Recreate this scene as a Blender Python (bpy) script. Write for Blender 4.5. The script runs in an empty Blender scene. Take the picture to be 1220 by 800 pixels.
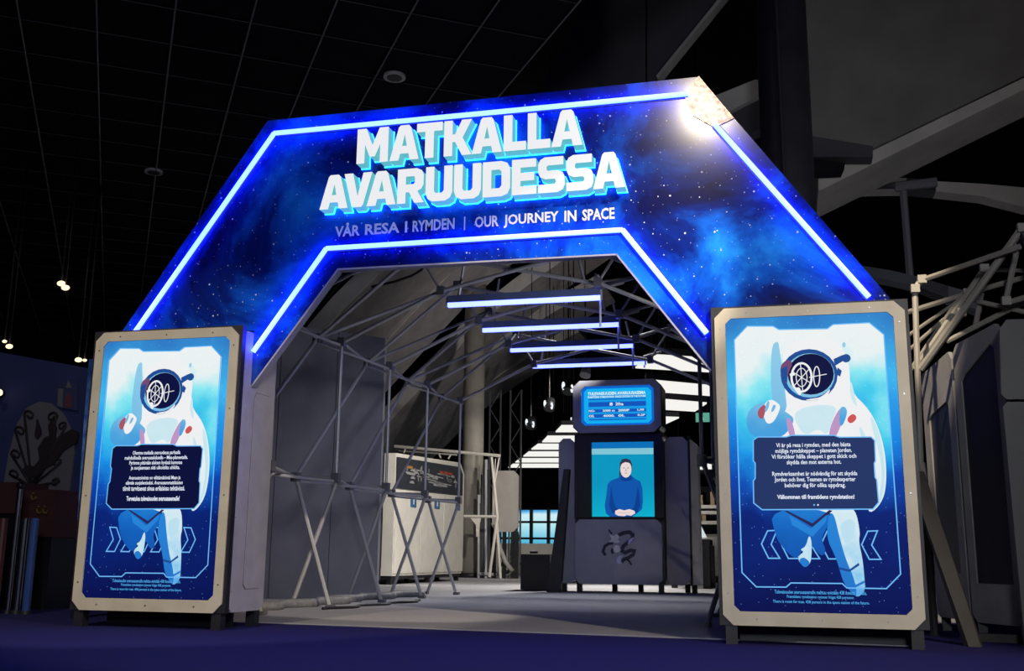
import bpy, bmesh, math, random
from mathutils import Vector, Matrix, geometry
random.seed(7)
SC = bpy.context.scene
COL = SC.collection
PI = math.pi

# ------------------------------------------------------------------ camera, world, lights, exposure
FPX, PITCH, YAW, ROLL, CAMZ = 1257.494, 0.2074378, 0.2509539, 0.0107373, 0.5
cf = Vector((-math.sin(YAW)*math.cos(PITCH), math.cos(YAW)*math.cos(PITCH), math.sin(PITCH)))
cr0 = Vector((math.cos(YAW), math.sin(YAW), 0)); cu0 = cr0.cross(cf)
cr = cr0*math.cos(ROLL) + cu0*math.sin(ROLL); cu = -cr0*math.sin(ROLL) + cu0*math.cos(ROLL)
cam_d = bpy.data.cameras.new('camera'); cam = bpy.data.objects.new('camera', cam_d); COL.objects.link(cam)
cam_d.sensor_width = 36; cam_d.lens = 36*FPX/1220; cam_d.clip_end = 200
cam.matrix_world = Matrix(((cr.x, cu.x, -cf.x, 0), (cr.y, cu.y, -cf.y, 0), (cr.z, cu.z, -cf.z, CAMZ), (0, 0, 0, 1)))
SC.camera = cam

def at(px, py, X=None, Y=None, Z=None):
    """world point behind a photo measurement, on a plane of known X, Y or Z"""
    d = cr*((px-610)/FPX) + cu*(-(py-400)/FPX) + cf
    t = X/d.x if X is not None else (Y/d.y if Y is not None else (Z-CAMZ)/d.z)
    return Vector((0, 0, CAMZ)) + d*t

W = bpy.data.worlds.new('hall_dark'); SC.world = W; W.use_nodes = True
W.node_tree.nodes['Background'].inputs[0].default_value = (0.0045, 0.0048, 0.013, 1)
W.node_tree.nodes['Background'].inputs[1].default_value = 1.0
SC.view_settings.view_transform = 'Standard'; SC.view_settings.look = 'None'
SC.view_settings.exposure = 0.0; SC.view_settings.gamma = 1.0; SC.view_settings.use_curve_mapping = False

def spot(name, loc, target, energy, color, size=60, blend=0.4, radius=0.08):
    l = bpy.data.lights.new(name, 'SPOT'); l.energy = energy; l.color = color
    l.spot_size = math.radians(size); l.spot_blend = blend; l.shadow_soft_size = radius
    o = bpy.data.objects.new(name, l); COL.objects.link(o); o.location = loc
    o.rotation_euler = (Vector(target)-Vector(loc)).to_track_quat('-Z', 'Y').to_euler()
    return o
WARM = (1.0, 0.86, 0.66)
# ceiling spots of the hall in front of the arch, plus added fill lamps
spot('hall_spot_and_fill', (-0.72, 1.35, 5.9), (-0.48, 6.8, 3.42), 700, WARM, 22, 0.9, 0.045)
spot('hall_spot_and_fill', (3.1, 2.0, 5.2), (-1.35, 6.4, 0.05), 1050, WARM, 43, 0.35, 0.05)
spot('hall_spot_and_fill', (3.1, 2.0, 5.2), (-4.1, 9.9, 0.15), 2600, WARM, 15, 0.3, 0.05)  # added beam from the same point, brightens the lower tunnel tubes
spot('hall_spot_and_fill', (-3.9, 1.3, 5.3), (-4.25, 6.6, 0.75), 760, WARM, 31, 0.35, 0.05)  # added lamp that lights the left kiosk bezel
spot('hall_spot_and_fill', (-0.2, 4.5, 5.6), (1.06, 8.5, 1.8), 2200, WARM, 10, 0.7, 0.06)
spot('hall_spot_and_fill', (4.5, 6.0, 2.8), (2.2, 13.2, 6.2), 280, (1.0, 0.95, 0.90), 80, 0.8, 0.2)  # added low lamp aimed upward to brighten the bulkhead
spot('hall_spot_and_fill', (-6.4, 4.5, 5.6), (-7.4, 9.0, 1.9), 110, (1.0, 0.92, 0.85), 44, 0.8, 0.1)  # added weak lamp that lifts the mural out of black
spot('front_fill', (1.0, -2.4, 2.5), (-2.2, 7.4, 2.7), 900, (0.86, 0.90, 1.0), 62, 0.6, 0.5)  # added soft fill for the arch print and the tunnel behind
# spots over the exhibition inside, plus added fills for partition and ribs
spot('inner_spot_and_fill', (-2.0, 15.0, 4.2), (-6.9, 20.0, 1.0), 1900, (1.0, 0.93, 0.82), 52, 0.6, 0.12)
spot('inner_spot_and_fill', (-3.5, 21.5, 4.6), (-7.4, 25.5, 0.8), 500, (1.0, 0.93, 0.82), 60, 0.6, 0.12)
spot('inner_spot_and_fill', (-2.6, 19.6, 4.6), (-2.6, 17.4, 0.0), 2000, (1.0, 0.95, 0.86), 95, 0.8, 0.2)
spot('inner_spot_and_fill', (-2.4, 14.6, 5.2), (-2.6, 12.8, 0.0), 620, (0.97, 0.96, 0.95), 64, 0.9, 0.25)
spot('inner_spot_and_fill', (-0.95, 8.9, 2.55), (-5.4, 12.0, 1.7), 110, (0.86, 0.88, 1.0), 90, 1.0, 0.4)  # added fill for the grey partition
spot('inner_spot_and_fill', (-2.5, 20.0, 0.9), (-5.0, 27.5, 6.0), 800, (1.0, 0.93, 0.88), 95, 0.9, 0.2)  # added uplight near the floor, brightens the vault ribs

# ------------------------------------------------------------------ materials
MATS = {}
def nodes_of(name):
    m = bpy.data.materials.new(name); m.use_nodes = True
    nt = m.node_tree; return m, nt, nt.nodes, nt.links
def mat(name, c1, c2=None, scale=8, rough=0.6, metal=0.0, bump=0.0, spec=0.5, detail=4):
    if name in MATS: return MATS[name]
    m, nt, N, L = nodes_of(name); b = N['Principled BSDF']
    c2 = c2 or tuple(v*0.82 for v in c1)
    tc = N.new('ShaderNodeTexCoord'); nz = N.new('ShaderNodeTexNoise')
    nz.inputs['Scale'].default_value = scale; nz.inputs['Detail'].default_value = detail
    L.new(tc.outputs['Object'], nz.inputs['Vector'])
    rp = N.new('ShaderNodeValToRGB'); rp.color_ramp.elements[0].position = 0.35; rp.color_ramp.elements[1].position = 0.65
    rp.color_ramp.elements[0].color = (*c1, 1); rp.color_ramp.elements[1].color = (*c2, 1)
    L.new(nz.outputs[0], rp.inputs[0]); L.new(rp.outputs[0], b.inputs['Base Color'])
    b.inputs['Roughness'].default_value = rough; b.inputs['Metallic'].default_value = metal
    b.inputs['Specular IOR Level'].default_value = spec
    if bump:
        bp = N.new('ShaderNodeBump'); bp.inputs['Strength'].default_value = bump; bp.inputs['Distance'].default_value = 0.01
        L.new(nz.outputs[0], bp.inputs['Height']); L.new(bp.outputs[0], b.inputs['Normal'])
    MATS[name] = m; return m
def emit(name, c, s=1.0, base=(0.0, 0.0, 0.0)):
    """a light-giving surface (lamp or screen)"""
    if name in MATS: return MATS[name]
    m, nt, N, L = nodes_of(name); b = N['Principled BSDF']
    b.inputs['Base Color'].default_value = (*base, 1); b.inputs['Roughness'].default_value = 0.5
    b.inputs['Specular IOR Level'].default_value = 0.04
    b.inputs['Emission Color'].default_value = (*c, 1); b.inputs['Emission Strength'].default_value = s
    MATS[name] = m; return m
def emit_grad(name, stops, z0, z1, noise=0.0, nscale=3.0, stars=False, base=(0.0, 0.0, 0.0)):
    """screen picture: vertical colour ramp over object Z with soft noise"""
    if name in MATS: return MATS[name]
    m, nt, N, L = nodes_of(name); b = N['Principled BSDF']
    b.inputs['Base Color'].default_value = (*base, 1); b.inputs['Specular IOR Level'].default_value = 0.04
    tc = N.new('ShaderNodeTexCoord'); sp = N.new('ShaderNodeSeparateXYZ'); L.new(tc.outputs['Object'], sp.inputs[0])
    mr = N.new('ShaderNodeMapRange'); mr.inputs['From Min'].default_value = z0; mr.inputs['From Max'].default_value = z1
    L.new(sp.outputs['Z'], mr.inputs['Value'])
    nz = N.new('ShaderNodeTexNoise'); nz.inputs['Scale'].default_value = nscale; nz.inputs['Detail'].default_value = 5
    L.new(tc.outputs['Object'], nz.inputs['Vector'])
    ma = N.new('ShaderNodeMath'); ma.operation = 'MULTIPLY_ADD'; ma.inputs[1].default_value = noise
    L.new(nz.outputs[0], ma.inputs[0])
    sb = N.new('ShaderNodeMath'); sb.operation = 'SUBTRACT'; sb.inputs[1].default_value = noise*0.5
    L.new(mr.outputs[0], sb.inputs[0]); L.new(sb.outputs[0], ma.inputs[2])
    rp = N.new('ShaderNodeValToRGB'); e = rp.color_ramp.elements
    while len(e) < len(stops): e.new(0.5)
    for k, (p, c) in enumerate(stops): e[k].position = p; e[k].color = (*c, 1)
    L.new(ma.outputs[0], rp.inputs[0]); out = rp.outputs[0]
    if stars:
        cx = N.new('ShaderNodeCombineXYZ'); L.new(sp.outputs['X'], cx.inputs['X']); L.new(sp.outputs['Z'], cx.inputs['Y'])
        vo = N.new('ShaderNodeTexVoronoi'); vo.voronoi_dimensions = '2D'; vo.inputs['Scale'].default_value = 13; L.new(cx.outputs[0], vo.inputs['Vector'])
        lt = N.new('ShaderNodeMath'); lt.operation = 'LESS_THAN'; lt.inputs[1].default_value = 0.032; L.new(vo.outputs['Distance'], lt.inputs[0])
        mx = N.new('ShaderNodeMix'); mx.data_type = 'RGBA'; mx.blend_type = 'ADD'; mx.inputs[7].default_value = (0.12, 0.2, 0.45, 1)
        L.new(lt.outputs[0], mx.inputs[0]); L.new(out, mx.inputs[6]); out = mx.outputs[2]
    L.new(out, b.inputs['Emission Color']); b.inputs['Emission Strength'].default_value = 1.0
    MATS[name] = m; return m
def galaxy(name, rough=0.15):
    """printed star field: navy with blue nebula clouds, white stars"""
    m, nt, N, L = nodes_of(name); b = N['Principled BSDF']
    tc = N.new('ShaderNodeTexCoord')
    nz = N.new('ShaderNodeTexNoise'); nz.inputs['Scale'].default_value = 1.15; nz.inputs['Detail'].default_value = 7; nz.inputs['Roughness'].default_value = 0.6
    nz.inputs['Distortion'].default_value = 0.6
    L.new(tc.outputs['Object'], nz.inputs['Vector'])
    rp = N.new('ShaderNodeValToRGB'); e = rp.color_ramp.elements; e.new(0.5); e.new(0.6)
    for k, (p, c) in enumerate(((0.38, (0.004, 0.006, 0.07)), (0.48, (0.004, 0.020, 0.22)), (0.58, (0.006, 0.10, 0.60)), (0.74, (0.02, 0.32, 0.95)))):
        e[k].position = p; e[k].color = (*c, 1)
    L.new(nz.outputs[0], rp.inputs[0])
    col = rp.outputs[0]
    sx = N.new('ShaderNodeSeparateXYZ'); cx = N.new('ShaderNodeCombineXYZ'); L.new(tc.outputs['Object'], sx.inputs[0])
    L.new(sx.outputs['X'], cx.inputs['X']); L.new(sx.outputs['Z'], cx.inputs['Y'])
    for sc, th, amt in ((5.5, 0.030, 0.8), (11, 0.042, 0.35), (2.6, 0.020, 1.0)):
        vo = N.new('ShaderNodeTexVoronoi'); vo.voronoi_dimensions = '2D'; vo.inputs['Scale'].default_value = sc; L.new(cx.outputs[0], vo.inputs['Vector'])
        lt = N.new('ShaderNodeMapRange'); lt.inputs['From Min'].default_value = th; lt.inputs['From Max'].default_value = th*0.45
        lt.inputs['To Min'].default_value = 0; lt.inputs['To Max'].default_value = amt
        L.new(vo.outputs['Distance'], lt.inputs['Value'])
        mx = N.new('ShaderNodeMix'); mx.data_type = 'RGBA'; mx.inputs[7].default_value = (0.75, 0.85, 1.0, 1)
        L.new(lt.outputs[0], mx.inputs[0]); L.new(col, mx.inputs[6]); col = mx.outputs[2]
    L.new(col, b.inputs['Base Color']); b.inputs['Roughness'].default_value = rough; b.inputs['Specular IOR Level'].default_value = 0.35
    MATS[name] = m; return m

M_black = mat('black_paint', (0.006, 0.006, 0.008), (0.010, 0.010, 0.013), 12, 0.45)
M_case = mat('dark_case', (0.012, 0.012, 0.017), (0.020, 0.020, 0.026), 9, 0.5)
M_cream = mat('cream_plate', (0.60, 0.55, 0.45), (0.52, 0.47, 0.38), 5, 0.5)
M_side = mat('grey_side_panel', (0.52, 0.51, 0.54), (0.44, 0.43, 0.46), 6, 0.35)
M_screw = mat('screw_steel', (0.45, 0.44, 0.42), None, 20, 0.35, 0.9)
M_alu = mat('grey_tube', (0.46, 0.455, 0.48), (0.37, 0.37, 0.39), 14, 0.45, 0.2)
M_hub = mat('dark_hub', (0.10, 0.10, 0.12), (0.15, 0.15, 0.17), 14, 0.5)
M_wall = mat('grey_fabric', (0.30, 0.29, 0.32), (0.24, 0.235, 0.26), 2.2, 0.85)
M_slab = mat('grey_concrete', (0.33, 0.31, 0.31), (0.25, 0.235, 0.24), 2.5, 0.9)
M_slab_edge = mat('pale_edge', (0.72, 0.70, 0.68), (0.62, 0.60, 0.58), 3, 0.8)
M_white = mat('white_laminate', (0.66, 0.64, 0.59), (0.60, 0.58, 0.53), 4, 0.45)
M_blue_carpet = mat('blue_carpet', (0.012, 0.012, 0.075), (0.034, 0.032, 0.16), 260, 0.95, 0, 0.5, 0.1, 2)
M_grey_carpet = mat('grey_carpet', (0.30, 0.30, 0.33), (0.40, 0.40, 0.43), 180, 0.95, 0, 0.4, 0.1, 2)
M_tile = mat('ceiling_tile', (0.004, 0.004, 0.007), (0.007, 0.007, 0.011), 3, 0.9, 0, 0, 0.1)
M_rail = mat('ceiling_rail', (0.26, 0.25, 0.28), (0.05, 0.05, 0.06), 1.3, 0.6)
M_xrail = mat('cross_rail_dark', (0.10, 0.10, 0.12), (0.02, 0.02, 0.025), 1.1, 0.7)
M_dark = mat('dark_wall', (0.006, 0.006, 0.009), (0.010, 0.010, 0.014), 3, 0.95, 0, 0, 0.1)
M_neon = emit('neon_blue', (0.45, 0.87, 38.0), 1.0, (0.6, 0.7, 0.8))
M_bar = emit('light_bar_blue', (0.62, 0.80, 8.0), 1.0, (0.6, 0.7, 0.8))
M_face = emit('letter_face_white', (0.78, 0.79, 0.81), 1.0, (0.3, 0.3, 0.3))
M_lside = emit('letter_side_glow', (0.10, 0.40, 0.44), 1.0, (0.12, 0.2, 0.15))  # cyan backlight on the letter sides put in as weak emission
M_halo = emit('letter_halo_cyan', (0.03, 1.7, 6.0), 1.0, (0.3, 0.5, 0.6))
M_print_white = mat('white_print', (0.80, 0.80, 0.84), (0.72, 0.72, 0.76), 5, 0.5)
M_louver = emit('louver_white', (0.80, 0.79, 0.75), 1.15)
M_scr_white = emit('screen_white', (0.86, 0.87, 0.88))
M_scr_line = emit('screen_line_blue', (0.16, 0.50, 0.95))
M_scr_text = emit('screen_text', (0.80, 0.86, 0.98))
M_scr_foot = emit('screen_footer', (0.08, 0.42, 0.86))

# ------------------------------------------------------------------ builders
class MB:
    def __init__(s): s.bm = bmesh.new()
    def box(s, x0, x1, y0, y1, z0, z1):
        v = [s.bm.verts.new(p) for p in ((x0,y0,z0),(x1,y0,z0),(x1,y1,z0),(x0,y1,z0),(x0,y0,z1),(x1,y0,z1),(x1,y1,z1),(x0,y1,z1))]
        for f in ((3,2,1,0),(4,5,6,7),(0,1,5,4),(1,2,6,5),(2,3,7,6),(3,0,4,7)): s.bm.faces.new([v[i] for i in f])
        return s
    def solid(s, loops, front, back):
        """loops: outer 2D loop then holes; front/back map (u,v) to a point"""
        tris = geometry.tessellate_polygon([[Vector((u, v, 0)) for u, v in l] for l in loops])
        pts = [p for l in loops for p in l]
        vf = [s.bm.verts.new(front(*p)) for p in pts]
        vb = [s.bm.verts.new(back(*p)) for p in pts] if back else None
        for t in tris:
            try:
                s.bm.faces.new([vf[i] for i in t])
                if vb: s.bm.faces.new([vb[i] for i in reversed(t)])
            except ValueError: pass
        if vb:
            k = 0
            for l in loops:
                n = len(l)
                for i in range(n):
                    a, b = k+i, k+(i+1) % n
                    s.bm.faces.new((vf[a], vf[b], vb[b], vb[a]))
                k += n
        return s
    def xz(s, loops, y0, y1=None):
        if not isinstance(loops[0][0], (tuple, list, Vector)): loops = [loops]
        return s.solid(loops, lambda u, v: (u, y0, v), (lambda u, v: (u, y1, v)) if y1 is not None else None)
    def yz(s, loops, x0, x1):
        if not isinstance(loops[0][0], (tuple, list, Vector)): loops = [loops]
        return s.solid(loops, lambda u, v: (x0, u, v), lambda u, v: (x1, u, v))
    def hull(s, bottom, top):
        n = len(bottom); a = [s.bm.verts.new(p) for p in bottom]; b = [s.bm.verts.new(p) for p in top]
        s.bm.faces.new(a[::-1]); s.bm.faces.new(b)
        for i in range(n): s.bm.faces.new((a[i], a[(i+1) % n], b[(i+1) % n], b[i]))
        return s
    def tube(s, pts, r, n=8, r1=None):
        pts = [Vector(p) for p in pts]; rings = []
        for i, p in enumerate(pts):
            d = (pts[min(i+1, len(pts)-1)] - pts[max(i-1, 0)]).normalized()
            ref = Vector((0, 0, 1)) if abs(d.z) < 0.9 else Vector((1, 0, 0))
            a = d.cross(ref).normalized(); b = d.cross(a)
            rr = r if r1 is None else r + (r1-r)*i/(len(pts)-1)
            rings.append([s.bm.verts.new(p + a*(rr*math.cos(2*PI*k/n)) + b*(rr*math.sin(2*PI*k/n))) for k in range(n)])
        for q, w in zip(rings, rings[1:]):
            for k in range(n):
                f = s.bm.faces.new((q[k], q[(k+1) % n], w[(k+1) % n], w[k])); f.smooth = True
        s.bm.faces.new(rings[0][::-1]); s.bm.faces.new(rings[-1]); return s
    def ball(s, c, r, sx=1, sy=1, sz=1, u=10, v=7):
        bmesh.ops.create_uvsphere(s.bm, u_segments=u, v_segments=v, radius=r, matrix=Matrix.Translation(c) @ Matrix.Diagonal((sx, sy, sz, 1)))
        return s
    def strip(s, pts, w, y0, y1=None, closed=False):
        """flat ribbon along an XZ polyline (mitred), front plane y0"""
        P = [Vector((p[0], p[1])) for p in pts]; n = len(P); L, R = [], []
        for i in range(n):
            a = P[(i-1) % n] if (closed or i) else None; c = P[(i+1) % n] if (closed or i < n-1) else None
            d1 = (P[i]-a).normalized() if a is not None else (c-P[i]).normalized()
            d2 = (c-P[i]).normalized() if c is not None else d1
            t = (d1+d2); t = t.normalized() if t.length > 1e-6 else d1
            nn = Vector((-t.y, t.x)); k = max(0.35, nn.dot(Vector((-d1.y, d1.x))))
            L.append(P[i]+nn*(w/2/k)); R.append(P[i]-nn*(w/2/k))
        rng = range(n if closed else n-1)
        for y, flip in ((y0, 0), (y1, 1)):
            if y is None: continue
            va = [s.bm.verts.new((p.x, y, p.y)) for p in L]; vb = [s.bm.verts.new((p.x, y, p.y)) for p in R]
            for i in rng:
                j = (i+1) % n; f = (vb[i], vb[j], va[j], va[i]); s.bm.faces.new(f[::-1] if flip else f)
            if flip == 0: fa, fb = va, vb
            else:
                for i in rng:
                    j = (i+1) % n
                    s.bm.faces.new((fa[i], fa[j], va[j], va[i])); s.bm.faces.new((fb[j], fb[i], vb[i], vb[j]))
                if not closed:
                    s.bm.faces.new((fa[0], va[0], vb[0], fb[0])); s.bm.faces.new((fa[-1], fb[-1], vb[-1], va[-1]))
        return s
    def add(s, me, mtx):
        k = len(s.bm.verts); s.bm.from_mesh(me); s.bm.verts.ensure_lookup_table()
        for v in s.bm.verts[k:]: v.co = mtx @ v.co
        return s
    def build(s, name, m, parent=None, smooth=False, fix=True):
        if fix: bmesh.ops.recalc_face_normals(s.bm, faces=s.bm.faces)
        o3 = Vector((0, 0, 0))
        if parent is not None: o3 = worldloc(parent)
        me = bpy.data.meshes.new(name)
        if parent is not None: bmesh.ops.translate(s.bm, verts=s.bm.verts, vec=-o3)
        s.bm.to_mesh(me); s.bm.free()
        if smooth: me.shade_smooth()
        me.materials.append(m); o = bpy.data.objects.new(name, me); COL.objects.link(o)
        if parent is not None: o.parent = parent
        return o
def worldloc(o):
    v = Vector((0, 0, 0))
    while o is not None: v += Vector(o.location); o = o.parent
    return v
def thing(name, label, cat, loc, group=None):
    o = bpy.data.objects.new(name, None); o.empty_display_size = 0.1; COL.objects.link(o); o.location = loc
    o['label'] = label; o['category'] = cat
    if group: o['group'] = group
    return o
def tag(o, label, cat, group=None, kind=None):
    o['label'] = label; o['category'] = cat
    if group: o['group'] = group
    if kind: o['kind'] = kind
    return o
def struct(o): o['kind'] = 'structure'; return o
def lab(o, t): o['label'] = t; return o
RODS = {}
def rod(name, parent, p0, p1, r, m, n=7):
    """a straight tube sharing one unit mesh per material"""
    key = (m.name, n)
    if key not in RODS:
        b = bmesh.new(); bmesh.ops.create_cone(b, cap_ends=True, segments=n, radius1=1, radius2=1, depth=1)
        me = bpy.data.meshes.new('tube'); b.to_mesh(me); b.free(); me.materials.append(m); RODS[key] = me
    o = bpy.data.objects.new(name, RODS[key]); COL.objects.link(o)
    p0, p1 = Vector(p0), Vector(p1); d = p1-p0
    if parent is not None: o.parent = parent
    base = worldloc(parent) if parent is not None else Vector()
    o.matrix_basis = Matrix.LocRotScale((p0+p1)/2-base, d.to_track_quat('Z', 'Y'), Vector((r, r, d.length)))
    return o
BLK = {}
def block(name, parent, c, s, m, rot=None):
    """a small box sharing one unit mesh per material"""
    if m.name not in BLK:
        b = MB().box(-.5, .5, -.5, .5, -.5, .5); me = bpy.data.meshes.new('block'); b.bm.to_mesh(me); b.bm.free(); me.materials.append(m); BLK[m.name] = me
    o = bpy.data.objects.new(name, BLK[m.name]); COL.objects.link(o)
    base = worldloc(parent) if parent is not None else Vector()
    if parent is not None: o.parent = parent
    o.location = Vector(c)-base; o.scale = s
    if rot: o.rotation_euler = rot
    return o
def cham(x0, x1, z0, z1, c):
    return [(x0+c, z0), (x1-c, z0), (x1, z0+c), (x1, z1-c), (x1-c, z1), (x0+c, z1), (x0, z1-c), (x0, z0+c)]
def ell(cx, cz, rx, rz, n=24, a0=0, a1=2*PI):
    full = abs(a1-a0-2*PI) < 1e-6
    return [(cx+rx*math.cos(a0+(a1-a0)*k/(n if full else n-1)), cz+rz*math.sin(a0+(a1-a0)*k/(n if full else n-1))) for k in range(n)]
def text_mb(body, x0, x1, z0, z1, y, bold=0.0, align='CENTER', spacing=1.0, depth=None, line=1.0):
    """lettering fitted into a box on the plane Y=y"""
    cu_ = bpy.data.curves.new('lettering', 'FONT'); cu_.body = body; cu_.align_x = align; cu_.offset = bold
    cu_.resolution_u = 2; cu_.space_character = spacing; cu_.space_line = line; cu_.fill_mode = 'FRONT'
    ob = bpy.data.objects.new('lettering', cu_); COL.objects.link(ob)
    bpy.context.view_layer.update()
    me = bpy.data.meshes.new_from_object(ob.evaluated_get(bpy.context.evaluated_depsgraph_get()))
    bpy.data.objects.remove(ob); bpy.data.curves.remove(cu_)
    xs = [v.co.x for v in me.vertices]; ys = [v.co.y for v in me.vertices]
    ax, bx, ay, by = min(xs), max(xs), min(ys), max(ys)
    sx = (x1-x0)/(bx-ax); sz = (z1-z0)/(by-ay)
    mb = MB()
    mb.add(me, Matrix(((sx, 0, 0, x0-ax*sx), (0, 0, 0, y), (0, sz, 0, z0-ay*sz), (0, 0, 0, 1))))
    bpy.data.meshes.remove(me); return mb

# ------------------------------------------------------------------ setting
struct(MB().box(-22, 14, -7, 46, -0.05, 0).build('floor', M_blue_carpet))
# grey carpet of the exhibition, laid over the blue one
pts = [(-4.75, 7.55), (0.70, 6.97), (0.70, 9.4), (6.5, 13.0), (6.5, 44), (-14, 44), (-14, 12.0), (-6.2, 11.0), (-5.1, 9.0)]
mb = MB(); mb.solid([pts], lambda u, v: (u, v, 0.008), lambda u, v: (u, v, 0.0))
struct(mb.build('floor', M_grey_carpet))

# ceiling: dark tiles hung in a turned grid of pale rails
CZ = 6.0; ang = math.radians(34.7)
ea = Vector((-math.sin(ang), math.cos(ang), 0)); eb = Vector((math.cos(ang), math.sin(ang), 0))
edge0 = at(691, 0, Z=CZ)
def cpt(a, b, z): return edge0 + ea*a + eb*b + Vector((0, 0, z-CZ))
ceil = MB().hull([cpt(-14, 0.0, CZ+.06), cpt(-14, -24, CZ+.06), cpt(34, -24, CZ+.06), cpt(34, 0.0, CZ+.06)],
                 [cpt(-14, 0.0, CZ+.2), cpt(-14, -24, CZ+.2), cpt(34, -24, CZ+.2), cpt(34, 0.0, CZ+.2)]).build('ceiling', M_dark)
struct(ceil)
dB = (at(597, 0, Z=CZ)-edge0).dot(eb); dA = (at(497.7, 0, Z=CZ)-edge0).dot(eb)
sb = -dA/2
a1 = (at(649, 47, Z=CZ)-edge0).dot(ea); a2 = (at(619.5, 85, Z=CZ)-edge0).dot(ea); sa = abs(a2-a1)
tile_me = None
for i in range(18):
    rod('ceiling_rail', ceil, cpt(-2, -i*sb, CZ-.012), cpt(22, -i*sb, CZ-.012), 0.011, M_rail, 4)
for j in range(-2, 26):
    rod('cross_rail', ceil, cpt(a1+j*sa, 0, CZ+.004), cpt(a1+j*sa, -17*sb, CZ+.004), 0.004, M_xrail, 4)
for i in range(15):
    for j in range(-2, 16):
        c = cpt(a1+(j+.5)*sa, -(i+.5)*sb, CZ+.03)
        o = block('ceiling_tile', ceil, c, (sb-.05, sa-.05, 0.03), M_tile, (0, 0, ang))
for px, py in ((470, 93), (183, 206)):
    c = at(px, py, Z=CZ-.02)
    t = thing('ceiling_speaker', 'small round pale disc in the dark ceiling ' + ('above the title letters' if px > 300 else 'over the left slope of the arch'), 'speaker', c, 'discs in the ceiling')
    rod('disc', t, c, c+Vector((0, 0, .03)), 0.13, M_alu, 16); rod('rim', t, c+Vector((0, 0, -.006)), c, 0.09, M_case, 16)
# far walls
struct(MB().box(-22, 12, 44, 44.2, 0, 12.5).build('wall_back', M_dark))
struct(MB().box(-18, 9, 9, 44, 12, 12.2).build('ceiling', M_dark))
struct(MB().box(-18.2, -18, -7, 44, 0, 12.5).build('wall_left', M_dark))
struct(MB().box(9, 9.2, 8, 44, 0, 12.5).build('wall_right', M_dark))

# ------------------------------------------------------------------ archway
YA = 6.80
K = YA/6.85
arch = thing('archway', 'dark star printed archway with blue neon outlines and large white title letters', 'archway', (-2.08, YA, 0))
def ax(x, z): return (x*K, CAMZ+(z-CAMZ)*K)
LK = -3.69; RK = -0.41; top = 2.095
sl = 1.41      # outer slope dz/dx
xo0, xo1, zt = -3.70, -0.45, 3.757
outer = [ax(-4.82, top), ax(-4.82, 2.13), ax(xo0, zt-.01), ax(xo1, zt), ax(0.70, 2.13), ax(0.70, top)]
outer[0] = (outer[1][0], top); outer[-1] = (outer[-2][0], top)
inR = ax(RK, 1.70); inL = ax(LK, 1.697)
poly = outer + [(RK-.002, top), (RK-.002, inR[1]), ax(-1.027, 2.528), ax(-3.069, 2.541), (LK+.012, inL[1]), (LK+.012, top)]
M_gal = galaxy('galaxy_print')
MB().xz(poly, YA, YA+.03).build('front_panel', M_gal, arch)
M_reveal = mat('reveal_grey', (0.42, 0.43, 0.52), (0.36, 0.37, 0.45), 5, 0.45)
def reveal(name, p, q, th=0.05, d=0.075):
    p = Vector((p[0], 0, p[1])); q = Vector((q[0], 0, q[1])); n = (q-p).cross(Vector((0, 1, 0))).normalized()*th
    MB().hull([(p.x, YA+.001, p.z), (q.x, YA+.001, q.z), (q.x+n.x, YA+.001, q.z+n.z), (p.x+n.x, YA+.001, p.z+n.z)],
              [(p.x, YA+d, p.z), (q.x, YA+d, q.z), (q.x+n.x, YA+d, q.z+n.z), (p.x+n.x, YA+d, p.z+n.z)]).build(name, M_reveal, arch)
reveal('edge_trim', (LK+.012, inL[1]), ax(-3.069, 2.541), -.012); reveal('edge_trim', ax(-3.069, 2.541), ax(-1.027, 2.528), -.012)
reveal('edge_trim', ax(-1.027, 2.528), (RK-.002, inR[1]), -.012)
M_gal2 = mat('outer_edge', (0.02, 0.03, 0.10), None, 5, 0.4)
# rear frame carrying the print
fr = MB()
def beam(p, q, w=.05, y0=YA+.03, y1=YA+.09):
    fr.strip([p, q], w, y0, y1)
beam(ax(-4.75, 2.16), ax(-3.70, 3.68)); beam(ax(-3.70, 3.68), ax(-.47, 3.69)); beam(ax(-.47, 3.69), ax(.64, 2.15))
for u in (0.2, 0.5, 0.8): beam(ax(-3.7+3.2*u, 3.65), ax(-3.0+1.95*u, 2.62), .04)
fr.build('rear_frame', M_case, arch)
# neon tubes
def neon(p, q, w=.036):
    p3 = Vector((p[0], YA-.018, p[1])); q3 = Vector((q[0], YA-.018, q[1]))
    rod('neon_tube', arch, p3, q3, w/2, M_neon, 10)
    d = (q3-p3).normalized(); n = d.cross(Vector((0, 1, 0)))*.026
    MB().hull([p3+n+Vector((0, .012, 0)), q3+n+Vector((0, .012, 0)), q3-n+Vector((0, .012, 0)), p3-n+Vector((0, .012, 0))],
              [p3+n+Vector((0, .018, 0)), q3+n+Vector((0, .018, 0)), q3-n+Vector((0, .018, 0)), p3-n+Vector((0, .018, 0))]).build('neon_channel', M_gal2, arch)
neon(ax(-4.686, 2.13), ax(-3.63, 3.631)); neon(ax(-3.63, 3.631), ax(-.522, 3.631)); neon(ax(-.347, 3.387), ax(.575, 2.136))
neon(ax(-3.692, 1.944), ax(-3.156, 2.692)); neon(ax(-3.156, 2.692), ax(-.986, 2.686)); neon(ax(-.986, 2.686), ax(-.442, 1.945))
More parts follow.
